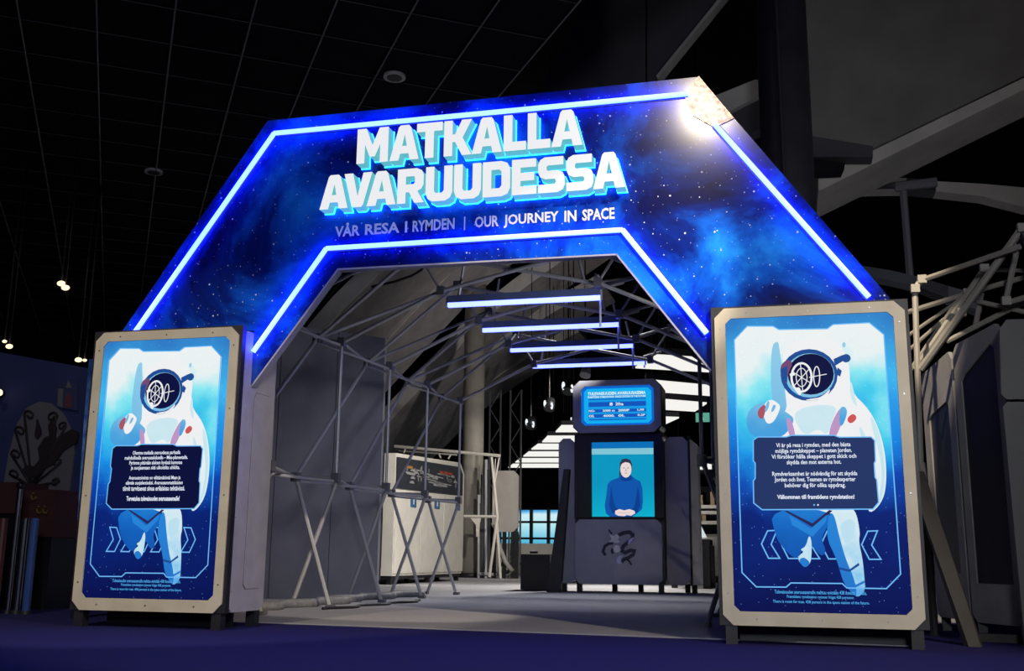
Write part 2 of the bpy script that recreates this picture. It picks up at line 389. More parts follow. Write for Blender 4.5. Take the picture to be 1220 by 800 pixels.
# folded corner plate catching the hall spot
M_corner = mat('corner_plate', (0.20, 0.15, 0.11), (0.07, 0.05, 0.06), 34, 0.27, 0.6, 0.10)
cp = [ax(xo1+.003, zt+.002), ax(-.55, 3.63), ax(-.49, 3.47), ax(-.35, 3.37), ax(-.22, 3.428)]
c0 = (sum(p[0] for p in cp)/5, sum(p[1] for p in cp)/5)
bmc = MB(); ctr = bmc.bm.verts.new((c0[0], YA-.0115, c0[1]+.02)); ring = [bmc.bm.verts.new((p[0], YA-.010, p[1])) for p in cp]
rb = [bmc.bm.verts.new((p[0], YA-.001, p[1])) for p in cp]
for i in range(5):
    j = (i+1) % 5; bmc.bm.faces.new((ctr, ring[i], ring[j])); bmc.bm.faces.new((ring[i], rb[i], rb[j], ring[j]))
bmc.bm.faces.new(rb)
lab(bmc.build('corner_plate', M_corner, arch), 'brown metallic corner plate at the right peak, lit by a spot')
# title letters
G = {
'M': (1.05, [[(0,0),(0,1),(.3,1),(.525,.5),(.75,1),(1.05,1),(1.05,0),(.79,0),(.79,.56),(.61,.18),(.44,.18),(.26,.56),(.26,0)]]),
'A': (.96, [[(0,0),(.28,.94),(.34,1),(.62,1),(.68,.94),(.96,0),(.67,0),(.62,.19),(.34,.19),(.29,0)], [(.395,.4),(.565,.4),(.48,.76)]]),
'T': (.84, [[(0,.76),(0,1),(.84,1),(.84,.76),(.56,.76),(.56,0),(.28,0),(.28,.76)]]),
'K': (.9, [[(0,0),(0,1),(.27,1),(.27,.6),(.36,.6),(.58,1),(.89,1),(.6,.5),(.9,0),(.59,0),(.36,.39),(.27,.39),(.27,0)]]),
'L': (.7, [[(0,0),(0,1),(.27,1),(.27,.24),(.7,.24),(.7,0)]]),
'V': (.94, [[(0,1),(.29,1),(.47,.3),(.65,1),(.94,1),(.66,.06),(.6,0),(.34,0),(.28,.06)]]),
'R': (.88, [[(0,0),(0,1),(.64,1),(.8,.93),(.86,.8),(.86,.52),(.79,.4),(.66,.34),(.88,0),(.57,0),(.39,.32),(.27,.32),(.27,0)], [(.27,.54),(.27,.78),(.53,.78),(.58,.73),(.58,.59),(.53,.54)]]),
'U': (.87, [[(0,1),(.27,1),(.27,.3),(.33,.23),(.54,.23),(.6,.3),(.6,1),(.87,1),(.87,.24),(.8,.08),(.64,0),(.23,0),(.07,.08),(0,.24)]]),
'D': (.87, [[(0,0),(0,1),(.6,1),(.78,.94),(.87,.78),(.87,.22),(.78,.06),(.6,0)], [(.27,.23),(.27,.77),(.53,.77),(.6,.7),(.6,.3),(.53,.23)]]),
'E': (.77, [[(0,0),(0,1),(.76,1),(.76,.77),(.27,.77),(.27,.61),(.7,.61),(.7,.39),(.27,.39),(.27,.23),(.77,.23),(.77,0)]]),
'S': (.82, [[(0,0),(0,.23),(.5,.23),(.55,.27),(.55,.34),(.5,.385),(.22,.385),(.06,.45),(0,.58),(0,.8),(.06,.93),(.2,1),(.78,1),(.78,.77),(.3,.77),(.26,.74),(.26,.65),(.3,.61),(.6,.61),(.76,.55),(.82,.42),(.82,.2),(.76,.07),(.6,0)]]),
}
def grow(loop, g, ccw):
    n = len(loop); out = []
    area = sum(loop[i][0]*loop[(i+1) % n][1]-loop[(i+1) % n][0]*loop[i][1] for i in range(n))
    sg = 1 if area > 0 else -1
    for i in range(n):
        p, a, b = Vector(loop[i]), Vector(loop[i-1]), Vector(loop[(i+1) % n])
        d1 = (p-a).normalized(); d2 = (b-p).normalized()
        n1 = Vector((d1.y, -d1.x))*sg; n2 = Vector((d2.y, -d2.x))*sg
        m_ = (n1+n2); k = max(.4, m_.normalized().dot(n1)) if m_.length > 1e-4 else 1
        out.append(tuple(p + (m_.normalized()*g/k if m_.length > 1e-4 else n1*g)))
    return out
YF, YB = YA-.128, YA-.026
def title(word, x0, x1, z0, z1):
    KERN = {'AV': -.20, 'VA': -.20, 'AT': -.13, 'KA': -.05, 'LA': -.02, 'SA': -.06, 'MA': .01}
    adv = [.06+KERN.get(word[i:i+2], 0) for i in range(len(word)-1)]+[0]
    tot = sum(G[c][0] for c in word)+sum(adv)
    s = (x1-x0)/tot; h = z1-z0; u = 0
    for ci, c in enumerate(word):
        w, loops = G[c]
        f = lambda a, b, y: (x0+(u+a)*s, y, z0+b*h)
        body = MB().solid(loops, lambda a, b: f(a, b, YF+.006), lambda a, b: f(a, b, YB)).build('letter', M_lside, arch)
        MB().solid(loops, lambda a, b: f(a, b, YF), lambda a, b: f(a, b, YF+.005)).build('letter_face', M_face, body)
        back = [grow(l, .02 if k == 0 else .015, True) for k, l in enumerate(loops)]
        MB().solid(back, lambda a, b: f(a, b, YB+.002), lambda a, b: f(a, b, YB+.014)).build('letter_light', M_halo, body)
        u += w+adv[ci]
kf = YF/6.85
def fx(x, z): return (x*kf, CAMZ+(z-CAMZ)*kf)
a, b = fx(-2.957, 3.335), fx(-1.262, 3.605)
title('MATKALLA', a[0], b[0], a[1], b[1])
a, b = fx(-3.235, 3.0), fx(-.967, 3.262)
title('AVARUUDESSA', a[0], b[0], a[1], b[1])
a, b = ax(-2.558, 2.778), ax(-2.542, 2.861); MB().box(a[0], b[0], YA-.004, YA-.001, a[1], b[1]).build('subtitle_word', M_print_white, arch)
for wd, u0, u1, v0, v1 in (('VÅR', -3.10, -2.905, 2.778, 2.884), ('RESA', -2.865, -2.60, 2.778, 2.861), ('RYMDEN', -2.50, -2.185, 2.778, 2.861),
                          ('OUR', -2.035, -1.86, 2.776, 2.859), ('JOURNEY', -1.825, -1.43, 2.760, 2.858), ('IN', -1.39, -1.305, 2.775, 2.856), ('SPACE', -1.265, -1.04, 2.773, 2.856)):
    a, b = ax(u0, v0), ax(u1, v1)
    text_mb(wd, a[0], b[0], a[1], b[1], YA-.004, .028).build('subtitle_word', M_print_white, arch, fix=False)
a, b = ax(-2.115, 2.765), ax(-2.107, 2.865)
MB().box(a[0], b[0], YA-.004, YA-.001, a[1], b[1]).build('divider_line', M_print_white, arch)

# ------------------------------------------------------------------ the two screen kiosks
YK = 6.74; KX0, KX1, KZ0, KZ1 = -.385, .772, .112, 2.083
def kp(px, py):
    p = at(px, py, Y=YK); return (p.x-KX0, p.z)      # picture measured on the right kiosk, kept as kiosk-local metres
def kpl(L): return [kp(*p) for p in L]
SCR = [(.070, .197), (1.087, .197), (1.087, 2.013), (.070, 2.013)]
M_scr_bg = emit_grad('space_picture', ((0, (.003, .006, .075)), (.28, (.003, .014, .15)), (.45, (.004, .06, .42)), (.62, (.008, .24, .76)), (.80, (.05, .46, .86)), (1, (.03, .20, .56))), .2, 2.0, .30, 2.2, True)
M_scr_glow = emit_grad('space_glow', ((0, (.003, .007, .085)), (.28, (.003, .018, .18)), (.42, (.005, .08, .47)), (.54, (.010, .30, .80)), (.66, (.06, .60, .84)), (.76, (.25, .80, .88)), (.86, (.80, .88, .89)), (1, (.86, .88, .88))), .2, 2.0, .55, 2.1, True)
M_suit = emit_grad('suit_white', ((0, (.08, .36, .75)), (.12, (.30, .62, .86)), (.26, (.62, .80, .87)), (.5, (.80, .86, .88)), (.62, (.86, .87, .88)), (1, (.86, .87, .88))), .2, 2.0, .34, 11)
M_suit_shade = emit_grad('suit_shade', ((0, (.02, .16, .55)), (.35, (.02, .24, .70)), (.62, (.07, .36, .72)), (.72, (.20, .52, .78)), (1, (.32, .64, .82))), .2, 2.0, .15, 6)
M_pale = emit_grad('suit_pale_shade', ((0, (.45, .70, .84)), (.5, (.55, .78, .86)), (1, (.70, .82, .87))), .2, 2.0, .4, 9)
M_suit_blue = emit_grad('suit_leg_blue', ((0, (.003, .02, .18)), (.4, (.006, .09, .42)), (.7, (.008, .14, .55)), (1, (.02, .25, .68))), .30, .90, .35, 5)
M_ring = emit('helmet_ring', (.015, .075, .30)); M_visor = emit('visor', (.004, .006, .05)); M_red = emit('patch_red', (.62, .09, .10))
M_pink = emit('strap_pink', (.50, .30, .55)); M_belt = emit('belt_dark', (.02, .02, .10))
M_cap_r = emit('caption_navy', (.018, .036, .13)); M_cap_l = emit('caption_black_blue', (.004, .006, .045))
def fan(cx, cy, rx, ry, n=24): return [(cx+rx*math.cos(2*PI*k/n), cy+ry*math.sin(2*PI*k/n)) for k in range(n)]
ART = [
 ('glow_field', M_scr_glow, [(874.8,405.3),(890.2,389),(921,389),(928,393),(985.5,392),(992.7,386.9),(1035.7,384.8),(1053,399),(1073,684.5),(1056,701.8),(1009,701),(1003.4,695.7),(942.3,695),(936.6,700),(901,699.7),(884,682.6)]),
 ('chevron', M_scr_line, None),
 ('backpack', M_suit_shade, [(918,413),(927,405),(929,418),(934,455),(936,480),(950,492),(955,505),(935,500),(919,486)]),
 ('suit_body', M_suit, [(930,418),(950,405),(990,402),(1003,414),(1012,430),(1013,466),(1036,488),(1049,515),(1056,548),(1056,582),(1050,600),(1038,612),(1033,606),(1041,590),(1040,560),(1033,535),(1020,540),(1010,612),(960,612),(930,560),(915,530),(903,522),(912,505),(938,492),(936,470)]),
 ('left_arm', M_suit_shade, [(889,498),(893,488),(903,481),(914,480),(926,484),(938,492),(948,500),(935,520),(915,524),(896,520),(890,510)]),
 ('glove', M_suit, [(913,478),(920,476),(926,480),(930,484),(928,491),(922,503),(914,506),(910,497),(908,488)]),
 ('red_cuff', emit('cuff_red', (.40, .09, .13)), [(905,486),(912,481),(912,490),(909,500),(904,498),(902,492)]),
 ('finger_shade', M_suit_shade, [(914,478),(917,478),(916,486),(912,492),(911,488)]),
 ('finger_shade', M_suit_shade, [(921,482),(925,483),(922,490),(918,492)]),
 ('chest_strap', M_pink, [(990,506),(1000,486),(1006,488),(1003,505),(995,523),(987,521)]),
 ('chest_strap', M_suit_shade, [(1000,486),(1007,484),(1010,492),(1004,508),(1000,507)]),
 ('red_patch', M_red, [(1008,500),(1016,492),(1022,498),(1014,506)]),
 ('chest_strap', M_pink, [(936,500),(941,497),(946,510),(948,523),(941,523)]),
 ('chest_shade', M_pale, [(945,492),(962,484),(985,482),(998,486),(992,500),(986,520),(975,510),(960,520),(950,508)]),
 ('arm_shade', M_pale, [(1036,492),(1046,510),(1054,545),(1054,580),(1049,598),(1047,596),(1051,570),(1049,545),(1040,515)]),
 ('arm_shade', M_pale, [(1022,505),(1030,515),(1036,535),(1040,556),(1036,556),(1030,536)]),
 ('shoulder_shade', M_pale, [(1014,452),(1018,470),(1022,486),(1016,480),(1012,466)]),
 ('helmet_ring', M_ring, fan(964, 447, 34, 31)), ('helmet_rim', M_suit_shade, fan(965, 447.5, 29.5, 26.5)), ('visor', M_visor, fan(966, 446, 27.5, 24.5)),
 ('red_reflection', emit('reflection_plum', (.17, .07, .17)), [(929,436),(938,428),(945,432),(939,445),(937,458),(931,452)]),
 ('ring_hatch', M_ring, [(930,440),(938,436),(938,456),(932,454)]),
 ('knob', M_ring, fan(1008, 427, 5.5, 5)), ('knob_arm', M_ring, [(993,428),(1004,423),(1005,430),(995,436)]), ('knob', M_suit_shade, fan(1005.5, 411, 2, 3)),
 ('knob_arm', M_ring, [(998,438),(1003,442),(1001,449),(996,446)]),
 ('visor_reflection', M_suit, [(977,474),(986,467),(989,463),(988,469),(980,475),(966,478),(958,477),(968,475)]),
 ('visor_reflection', M_suit, [(946,463),(953,461),(955,469),(953,472),(948,466)]),
 ('left_leg', M_suit_blue, [(917,607),(990,607),(986,628),(978,642),(985,658),(978,664),(968,650),(958,652),(949,668),(934,655),(924,640)]),
 ('boot', M_suit, [(964,637),(967,645),(967,660),(966,670),(962,675),(957,676),(951,668),(952,662),(958,658),(953,655),(960,652)]),
 ('boot_shade', M_suit_shade, [(951,668),(957,664),(963,668),(965,672),(961,676),(957,676)]),
 ('right_leg', M_suit, [(988,611),(1006,606),(1019,606),(1025,635),(1023,645),(1028,668),(1030,690),(1031,704),(1022,713),(1014,706),(1005,695),(1000,678),(996,665),(986,640)]),
 ('leg_shade', M_suit_shade, [(988,611),(994,613),(1000,640),(1008,668),(1018,690),(1022,713),(1014,706),(1005,695),(1000,678),(996,665),(984,640)]),
 ('belt', M_belt, [(934,609),(938,609),(968,624),(988,608),(992,609),(968,628.5)]),
 ('leg_fold', M_pale, [(1000,625),(1012,618),(1019,622),(1018,640),(1008,650),(1004,640)]),
 ('boot_line', M_suit_shade, [(1010,693),(1020,697),(1030,692),(1030,695),(1020,700),(1010,696)]),
 ('pelvis_fold', M_suit_shade, [(940,614),(966,630),(985,614),(984,622),(968,640),(944,626)]),
 ('knee_band', M_ring, [(1000,676),(1012,679),(1023,671),(1024,674),(1012,682),(1000,679)]),
]
def soften(L, it=2):
    for _ in range(it):
        L = [q for i in range(len(L)) for q in ((.75*L[i][0]+.25*L[(i+1) % len(L)][0], .75*L[i][1]+.25*L[(i+1) % len(L)][1]), (.25*L[i][0]+.75*L[(i+1) % len(L)][0], .25*L[i][1]+.75*L[(i+1) % len(L)][1]))]
    return L
SOFT = {'backpack', 'suit_body', 'left_arm', 'glove', 'red_cuff', 'chest_strap', 'red_patch', 'chest_shade', 'arm_shade', 'shoulder_shade', 'red_reflection', 'visor_reflection', 'left_leg', 'boot', 'boot_shade', 'right_leg', 'leg_shade', 'leg_fold', 'finger_shade'}
ART = [(n_, m_, soften(L_) if n_ in SOFT else L_) for n_, m_, L_ in ART]
CAP = [(897.5,524.8),(902.8,521),(936.5,521),(943,519),(993.5,519),(1000,521.3),(1037.8,521),(1042,525),(1043,549.5),(1041.5,552.5),(1042.5,569),(1044.5,572),(1046.8,599),(1040,607),(908,607.7),(898,599.8),(897.5,573.5),(899.8,570),(899.8,552.5),(897.5,549)]
TXT_L = ['Olemme matkalla avaruudessa parhaalla', 'mahdollisella avaruusaluksella – Maa-planeetalla.', 'Pyrimme pitämään aluksen hyvässä kunnossa', 'ja suojaamaan sitä ulkoisilta uhkilta.', '', 'Avaruustoiminta on välttämätöntä Maan ja', 'elämän suojelemiseksi. Avaruusammattilaisten', 'tiimit tarvitsevat sinua erilaisissa tehtävissä.', '', 'Tervetuloa tulevaisuuden avaruusasemalle!']
TXT_R = ['Vi är på resa i rymden, med den bästa', 'möjliga rymdskeppet – planeten Jorden.', 'Vi försöker hålla skeppet i gott skick och', 'skydda den mot externa hot.', '', 'Rymdverksamhet är nödvändig för att skydda', 'Jorden och livet. Teamen av rymdexperter', 'behöver dig för olika uppdrag.', '', 'Välkommen till framtidens rymdstation!']
FOOT = 'Tulevaisuuden avaruusasemalle mahtuu enintään 438 ihmistä kerralla.\nFramtidens rymdstation rymmer högst 438 personer.\nThere is room for max. 438 persons in the space station of the future.'
def kiosk(label, x, y, left):
    t = thing('screen_kiosk', label, 'kiosk', (x, y, 0))
    X = lambda u: x+u
    Wd = KX1-KX0
    sh = lambda L: [(x+u, v) for u, v in L]
    MB().yz([(y+.012, KZ0+.0), (y+.065, KZ0+.0), (y+.065, KZ1+.012), (y+.012, KZ1+.012)], x-.022, x+Wd+.022).build('case', M_case, t)
    # rear body behind the case
    MB().box(x+.01, x+Wd-.012, y+.066, y+.58, KZ0+.03, KZ1-.02).build('rear_body', M_case, t)
    MB().xz([sh(cham(0, Wd, KZ0, KZ1, .062)), sh(cham(.068, 1.089, .195, 2.015, .035))], y, y+.011).build('bezel', M_cream, t)
    bz = t.children[-1]
    for u in (.035, Wd-.035):
        for v in (.3, .9, 1.5, 1.95): rod('screw', bz, (X(u), y-.003, v), (X(u), y+.001, v), .006, M_screw, 6)
    for v in (KZ0+.04, KZ1-.035):
        for u in (.2, .58, .95): rod('screw', bz, (X(u), y-.003, v), (X(u), y+.001, v), .006, M_screw, 6)
    scr = MB().xz([sh(cham(.069, 1.088, .196, 2.014, .034))], y+.009, y+.0115).build('screen', M_scr_bg, t)
    # light-grey side panels with an access door
    for xs, sg in ((x+Wd-.012, 1), (x+.01, -1)):
        c = .05; y0, y1, z0, z1 = y+.072, y+.58, KZ0+.0, KZ1-.01
        loop = [(y0+c, z0), (y1-c, z0), (y1, z0+c), (y1, z1-c), (y1-c, z1), (y0+c, z1), (y0, z1-c), (y0, z0+c)]
        sp = MB().yz(loop, xs, xs+.02*sg).build('side_panel', M_side, t)
        loop2 = [(y0+.22, z0+.15), (y1-.09, z0+.15), (y1-.06, z0+.18), (y1-.06, z1-.46), (y1-.09, z1-.42), (y0+.22, z1-.42), (y0+.19, z1-.46), (y0+.19, z0+.18)]
        MB().yz(loop2, xs+.0201*sg, xs+.021*sg).build('door_gap', M_black, sp)
        loop3 = [(a+(.004 if a < (y0+y1)/2 else -.004), b+(.004 if b < 1 else -.004)) for a, b in loop2]
        MB().yz(loop3, xs+.0202*sg, xs+.025*sg).build('access_door', M_side, sp)
        for v in (.25, .75, 1.3, 1.8): rod('screw', sp, (xs+.02*sg, y0+.03, v), (xs+.024*sg, y0+.03, v), .006, M_screw, 6)
    for lx, ly in ((x+.012, y+.02), (x+Wd-.082, y+.02), (x+.012, y+.5), (x+Wd-.082, y+.5)):
        MB().box(lx, lx+.07, ly, ly+.07, 0, KZ0+.001).build('leg', M_case, t)
    MB().box(x+.083, x+Wd-.083, y+.30, y+.33, .004, KZ0+.028).build('plinth', M_black, t)
    # picture on the screen
    Yl = [y+.0088]
    def layer(): Yl[0] -= .00022; return Yl[0]
    for nm, m, L in ART:
        if nm == 'chevron':
            base = kpl([(914.5,632.8),(925.5,632.3),(918.7,649),(929,665.6),(915.7,665.6),(907.2,648.5)])
            cxm = sum(p[0] for p in kpl([(907,649),(1047,649)]))/2
            step = kp(930, 649)[0]-kp(907, 649)[0]
            for k in range(6):
                pl = [(u+step*k*1.02, v) for u, v in base]
                if left: pl = [(2*cxm-u, v) for u, v in pl]
                MB().strip(sh(pl), .0075, layer(), None, True).build('chevron', M_scr_line, scr, fix=False)
            continue
        MB().xz([sh(kpl(L))], layer()).build(nm, m, scr, fix=False)
    MB().strip(sh(kpl(ART[0][2])), .007, layer(), None, True).build('frame_line', M_scr_line, scr, fix=False)
    yv = layer()
    vr = MB()
    vr.strip(sh([kp(*p) for p in fan(955, 450, 12, 17)]), .013, yv, None, True)
    vr.strip(sh([kp(*p) for p in fan(955, 450, 6.5, 11)]), .005, yv, None, True)
    vr.strip(sh([kp(*p) for p in fan(973, 449, 3.6, 12)]), .006, yv, None, True)
    for q in range(3):
        aa = q*PI/3+.4
        vr.strip(sh([kp(955-11*math.cos(aa), 450-16*math.sin(aa)), kp(955+11*math.cos(aa), 450+16*math.sin(aa))]), .005, yv)
    vr.strip(sh([kp(964, 450), kp(985, 446)]), .005, yv)
    vr.strip(sh([kp(941, 447), kp(947, 446)]), .016, yv)
    vr.build('station_reflection', M_suit, scr, fix=False)
    # caption
    MB().xz([sh(kpl(CAP))], layer()).build('caption_panel', M_cap_l if left else M_cap_r, scr, fix=False)
    MB().strip(sh(kpl(CAP)), .007, layer(), None, True).build('caption_outline', M_scr_line, scr, fix=False)
    yy = layer(); TX = TXT_L if left else TXT_R; nmax = max(len(l) for l in TX)
    zA = kp(970, 531)[1]; zB = kp(970, 593)[1]; cxm = kp(970, 560)[0] + (.0 if left else .0)
    wmax = .50 if left else .50
    for k, l in enumerate(TX):
        if not l: continue
        zc = zA+(zB-zA)*k/(len(TX)-1); w = wmax*len(l)/nmax
        text_mb(l, x+cxm-w/2, x+cxm+w/2, zc-.017, zc+.017, yy, .018 if k < 9 else .03).build('caption_line', M_scr_text, scr, fix=False)
    if not left:
        for u in (970, 974.6): MB().xz([sh([kp(*p) for p in fan(u, 602, 1.1, 1.1, 8)])], yy).build('page_dot', M_scr_text if u > 972 else M_scr_line, scr, fix=False)
    f0, f1 = kp(921, 721), kp(1035, 705)
    yf = layer(); FL = FOOT.split('\n')
    for k, l in enumerate(FL):
        w = (f1[0]-f0[0])*len(l)/70; cx_ = x+(f0[0]+f1[0])/2; zt_ = f1[1]+(f0[1]-f1[1])*k/3
        text_mb(l, cx_-w/2, cx_+w/2, zt_-.022, zt_, yf, .012).build('footer_line', M_scr_foot, scr, fix=False)
    return t
kiosk('kiosk at the right foot of the arch, astronaut screen with Swedish text and left-pointing chevrons', KX0, YK, False)
kiosk('kiosk at the left foot of the arch, astronaut screen with Finnish text and right-pointing chevrons', -4.842, 6.60, True)

# ------------------------------------------------------------------ pop-up tube tunnel behind the arch
tun = thing('tunnel_frame', 'collapsible tunnel frame of crossed grey tubes receding behind the arch', 'frame', (-2.43, 8.3, 0))
CX = -2.43; ST = [8.3, 9.70, 11.07, 12.40, 13.8]
def node(k, side, lay, lev):
    """lev F foot, A low, B shoulder, C roof; lay 0 inner, 1 outer"""
    w = {'F': (1.83, 2.27), 'A': (1.83, 2.27), 'B': (1.83, 2.11), 'C': (.79, 1.06)}[lev][lay]
    z = {'F': (.0, .0), 'A': (1.25, 1.262), 'B': (2.61, 2.665), 'C': (3.09, 3.52)}[lev][lay]
    return Vector((CX+side*w, ST[k]+(.0 if lay == 0 else .02), z))
R1 = .0205
for k in range(5):
    for s in (-1, 1):
        n = lambda lay, lev: node(k, s, lay, lev)
        T = lambda p, q, r=R1: rod('tube', tun, p, q, r, M_alu)
        T(n(0, 'F'), n(1, 'A')); T(n(1, 'F')+Vector((0, .045, 0)), n(0, 'A')+Vector((0, .045, 0)))
        T(n(0, 'A'), n(0, 'B'), .016); T(n(0, 'A'), n(1, 'A'), .016); T(n(0, 'B'), n(1, 'B'), .016)
        T(n(0, 'B'), n(0, 'C')); T(n(1, 'B'), n(1, 'C')); T(n(0, 'C'), n(1, 'C'), .014)
        for lay in (0, 1):
            for lev in 'FABC':
                p = n(lay, lev); block('hub', tun, p+Vector((0, 0, .02 if lev == 'F' else 0)), (.075, .075, .04 if lev == 'F' else .09), M_hub)
        if k < 4:
            m = lambda lay, lev: node(k+1, s, lay, lev)
            for lev in 'AB':
                T(n(0, lev), m(1, lev), .015); T(n(1, lev)+Vector((0, 0, -.035)), m(0, lev)+Vector((0, 0, -.035)), .015)
            T(n(1, 'A'), m(1, 'B')); T(n(1, 'B'), m(1, 'C'), .018); T(n(0, 'C'), m(1, 'C'), .014)
    T(node(k, -1, 0, 'C'), node(k, 1, 1, 'C')); T(node(k, 1, 0, 'C')+Vector((0, .045, 0)), node(k, -1, 1, 'C')+Vector((0, .045, 0)))
# light bars hung across the roof of the tunnel
WHICH = ['nearest', 'second', 'third', 'farthest']
for k in range(4):
    y = ST[k+1]+.10 + (.0, .03, .1, .1)[k]
    zb = 2.972+.04*k
    t = thing('light_bar', '%s of the four blue-white light bars hanging across the tunnel roof' % WHICH[k], 'light bar', (CX, y, zb), 'light bars in the tunnel')
    x0, x1 = -3.175-.035*k, -1.63-.035*k
    MB().box(x0, x1, y-.035, y+.035, zb+.014, zb+.085).build('housing', mat('bar_housing', (.10, .13, .28), (.08, .11, .24), 6, .4), t)
    MB().box(x0, x1, y-.026, y+.026, zb-.026, zb+.0135).build('diffuser', M_bar, t)
    for s, xx in ((-1, x0+.11), (1, x1-.14)):
        rod('hanger', t, (xx, y, zb+.08), (xx+s*-.10, y-.10, zb+.56), .014, M_alu)
    block('end_cap', t, (x1+.006, y, zb+.02), (.014, .06, .10), M_alu); block('end_cap', t, (x0-.006, y, zb+.02), (.014, .06, .10), M_alu)
    rod('clamp_arm', t, (x1-.02, y, zb+.08), (x1+.20, y+.15, zb+.17), .014, M_alu)
    rod('drop_rod', t, (x1-.015, y+.05, zb+.02), (x1-.015, y+.05, zb-.28 if k < 3 else zb-.06), .011, M_alu)

# hoses and cables on the carpet along the left feet
def wavy(p0, p1, amp, n, ph=0):
    p0, p1 = Vector(p0), Vector(p1); d = p1-p0; nrm = Vector((-d.y, d.x, 0)).normalized()
    return [p0+d*(i/n)+nrm*(amp*math.sin(i*1.1+ph)) for i in range(n+1)]
M_hose = mat('hose_grey', (.20, .20, .21), (.14, .14, .15), 30, .6); M_cable = mat('cable_black', (.01, .01, .012), None, 9, .5)
def hose(name, label, pts, r, m):
    t = MB().tube(pts, r, 8).build(name, m); t['label'] = label; t['category'] = 'hose' if 'hose' in name else 'cable'
hose('floor_hose', 'grey corrugated hose along the left feet of the tunnel, nearest stretch', wavy((-4.62, 8.6, .046), (-4.52, 10.6, .046), .07, 16), .045, M_hose)
hose('floor_hose', 'grey corrugated hose along the left feet of the tunnel, farther stretch', wavy((-4.66, 10.7, .046), (-4.50, 13.2, .046), .08, 16, 2), .045, M_hose)
hose('floor_cable', 'black cable looping over the carpet beside the nearest left tunnel foot', wavy((-4.10, 9.3, .02), (-3.95, 11.6, .02), .07, 18, 1), .014, M_cable)
pts = [node(1, -1, 1, 'B')+Vector((.05, -.05, .55)), Vector((-3.95, 9.9, 3.28)), Vector((-3.6, 9.9, 3.33)), Vector((-3.3, 9.9, 3.50)), Vector((-3.10, 9.9, 3.75))]
hose('hanging_cable', 'black cable sagging from the roof of the tunnel near the arch', [at(443, 342, Y=10), at(470, 336, Y=10), at(490, 329, Y=10), at(502, 322, Y=10), at(510, 312, Y=10)], .014, M_cable)

# ------------------------------------------------------------------ grey partition behind the left tunnel side
wl = Vector((-6.4, 10.99, 0)); wr = Vector((-4.95, 12.655, 0))
pw = thing('partition_wall', 'tall grey fabric partition standing behind the left side of the tunnel', 'partition', (-5.7, 11.8, 0))
d = (wr-wl); L = d.length; e1 = d.normalized(); nb = Vector((-e1.y, e1.x, 0))*.09
tops = 3.285
seg = [0, .36, .7, 1.0]
for a, b in zip(seg, seg[1:]):
    p, q = wl+d*(a+.002), wl+d*(b-.002)
    MB().hull([p, q, q+nb, p+nb], [v+Vector((0, 0, tops)) for v in (p, q, q+nb, p+nb)]).build('fabric_panel', M_wall, pw)
MB().hull([wr, wr+e1*.03, wr+e1*.03+nb, wr+nb], [v+Vector((0, 0, tops)) for v in (wr, wr+e1*.03, wr+e1*.03+nb, wr+nb)]).build('edge_post', M_slab_edge, pw)

# ------------------------------------------------------------------ vault ribs of the hall roof seen through the tunnel
RIBS = [(20.6, 2.6, [(360,430),(384,398),(410,368),(440,338),(480,300),(520,268)], 'nearest'),
        (23.5, 2.2, [(420,452),(457,412),(497,368),(537,326),(575,292),(640,245)], 'second'),
        (27.2, 2.2, [(425,545),(463,504),(502,462),(541,422),(570,386),(620,347),(671,310),(740,262)], 'third'),
        (30.5, 2.2, [(455,550),(485,518),(515,488),(543,460),(570,434),(610,404),(660,372),(720,340)], 'fourth'),
        (34.0, 2.2, [(478,552),(510,521),(541,489),(570,466),(600,445),(640,420),(690,396)], 'farthest')]
for Y, dep, L_, w in RIBS:
    P = [at(px, py, Y=Y) for px, py in L_]
    t = thing('roof_rib', '%s of the broad grey vault ribs curving upward behind the tunnel' % w, 'roof rib', P[0], 'vault ribs of the hall roof')
    mb = MB(); rows = []
    n = len(P)
    for i, p in enumerate(P):
        d = (P[min(i+1, n-1)]-P[max(i-1, 0)]); nn = Vector((-d.z, 0, d.x)).normalized()*.40
        rows.append([mb.bm.verts.new(v) for v in (p, p+Vector((0, dep, 0)), p+nn+Vector((0, dep, 0)), p+nn)])
    for a, b in zip(rows, rows[1:]):
        for q in range(4): mb.bm.faces.new((a[q], b[q], b[(q+1) % 4], a[(q+1) % 4]))
    mb.bm.faces.new(rows[0]); mb.bm.faces.new(rows[-1][::-1])
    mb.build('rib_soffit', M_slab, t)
    mb = MB(); rows = []
    for i, p in enumerate(P):
        d = (P[min(i+1, n-1)]-P[max(i-1, 0)]); nn = Vector((-d.z, 0, d.x)).normalized()*.38
        rows.append([mb.bm.verts.new(v+Vector((0, dy, 0))) for v, dy in ((p, -.03), (p, -.001), (p+nn, -.001), (p+nn, -.03))])
    for a, b in zip(rows, rows[1:]):
        for q in range(4): mb.bm.faces.new((a[q], b[q], b[(q+1) % 4], a[(q+1) % 4]))
    mb.bm.faces.new(rows[0]); mb.bm.faces.new(rows[-1][::-1])
    lab(mb.build('rib_lit_edge', M_slab_edge, t), 'front edge with light painted in as a paler tone')  # lighter than the soffit: light on the edge is put into its colour

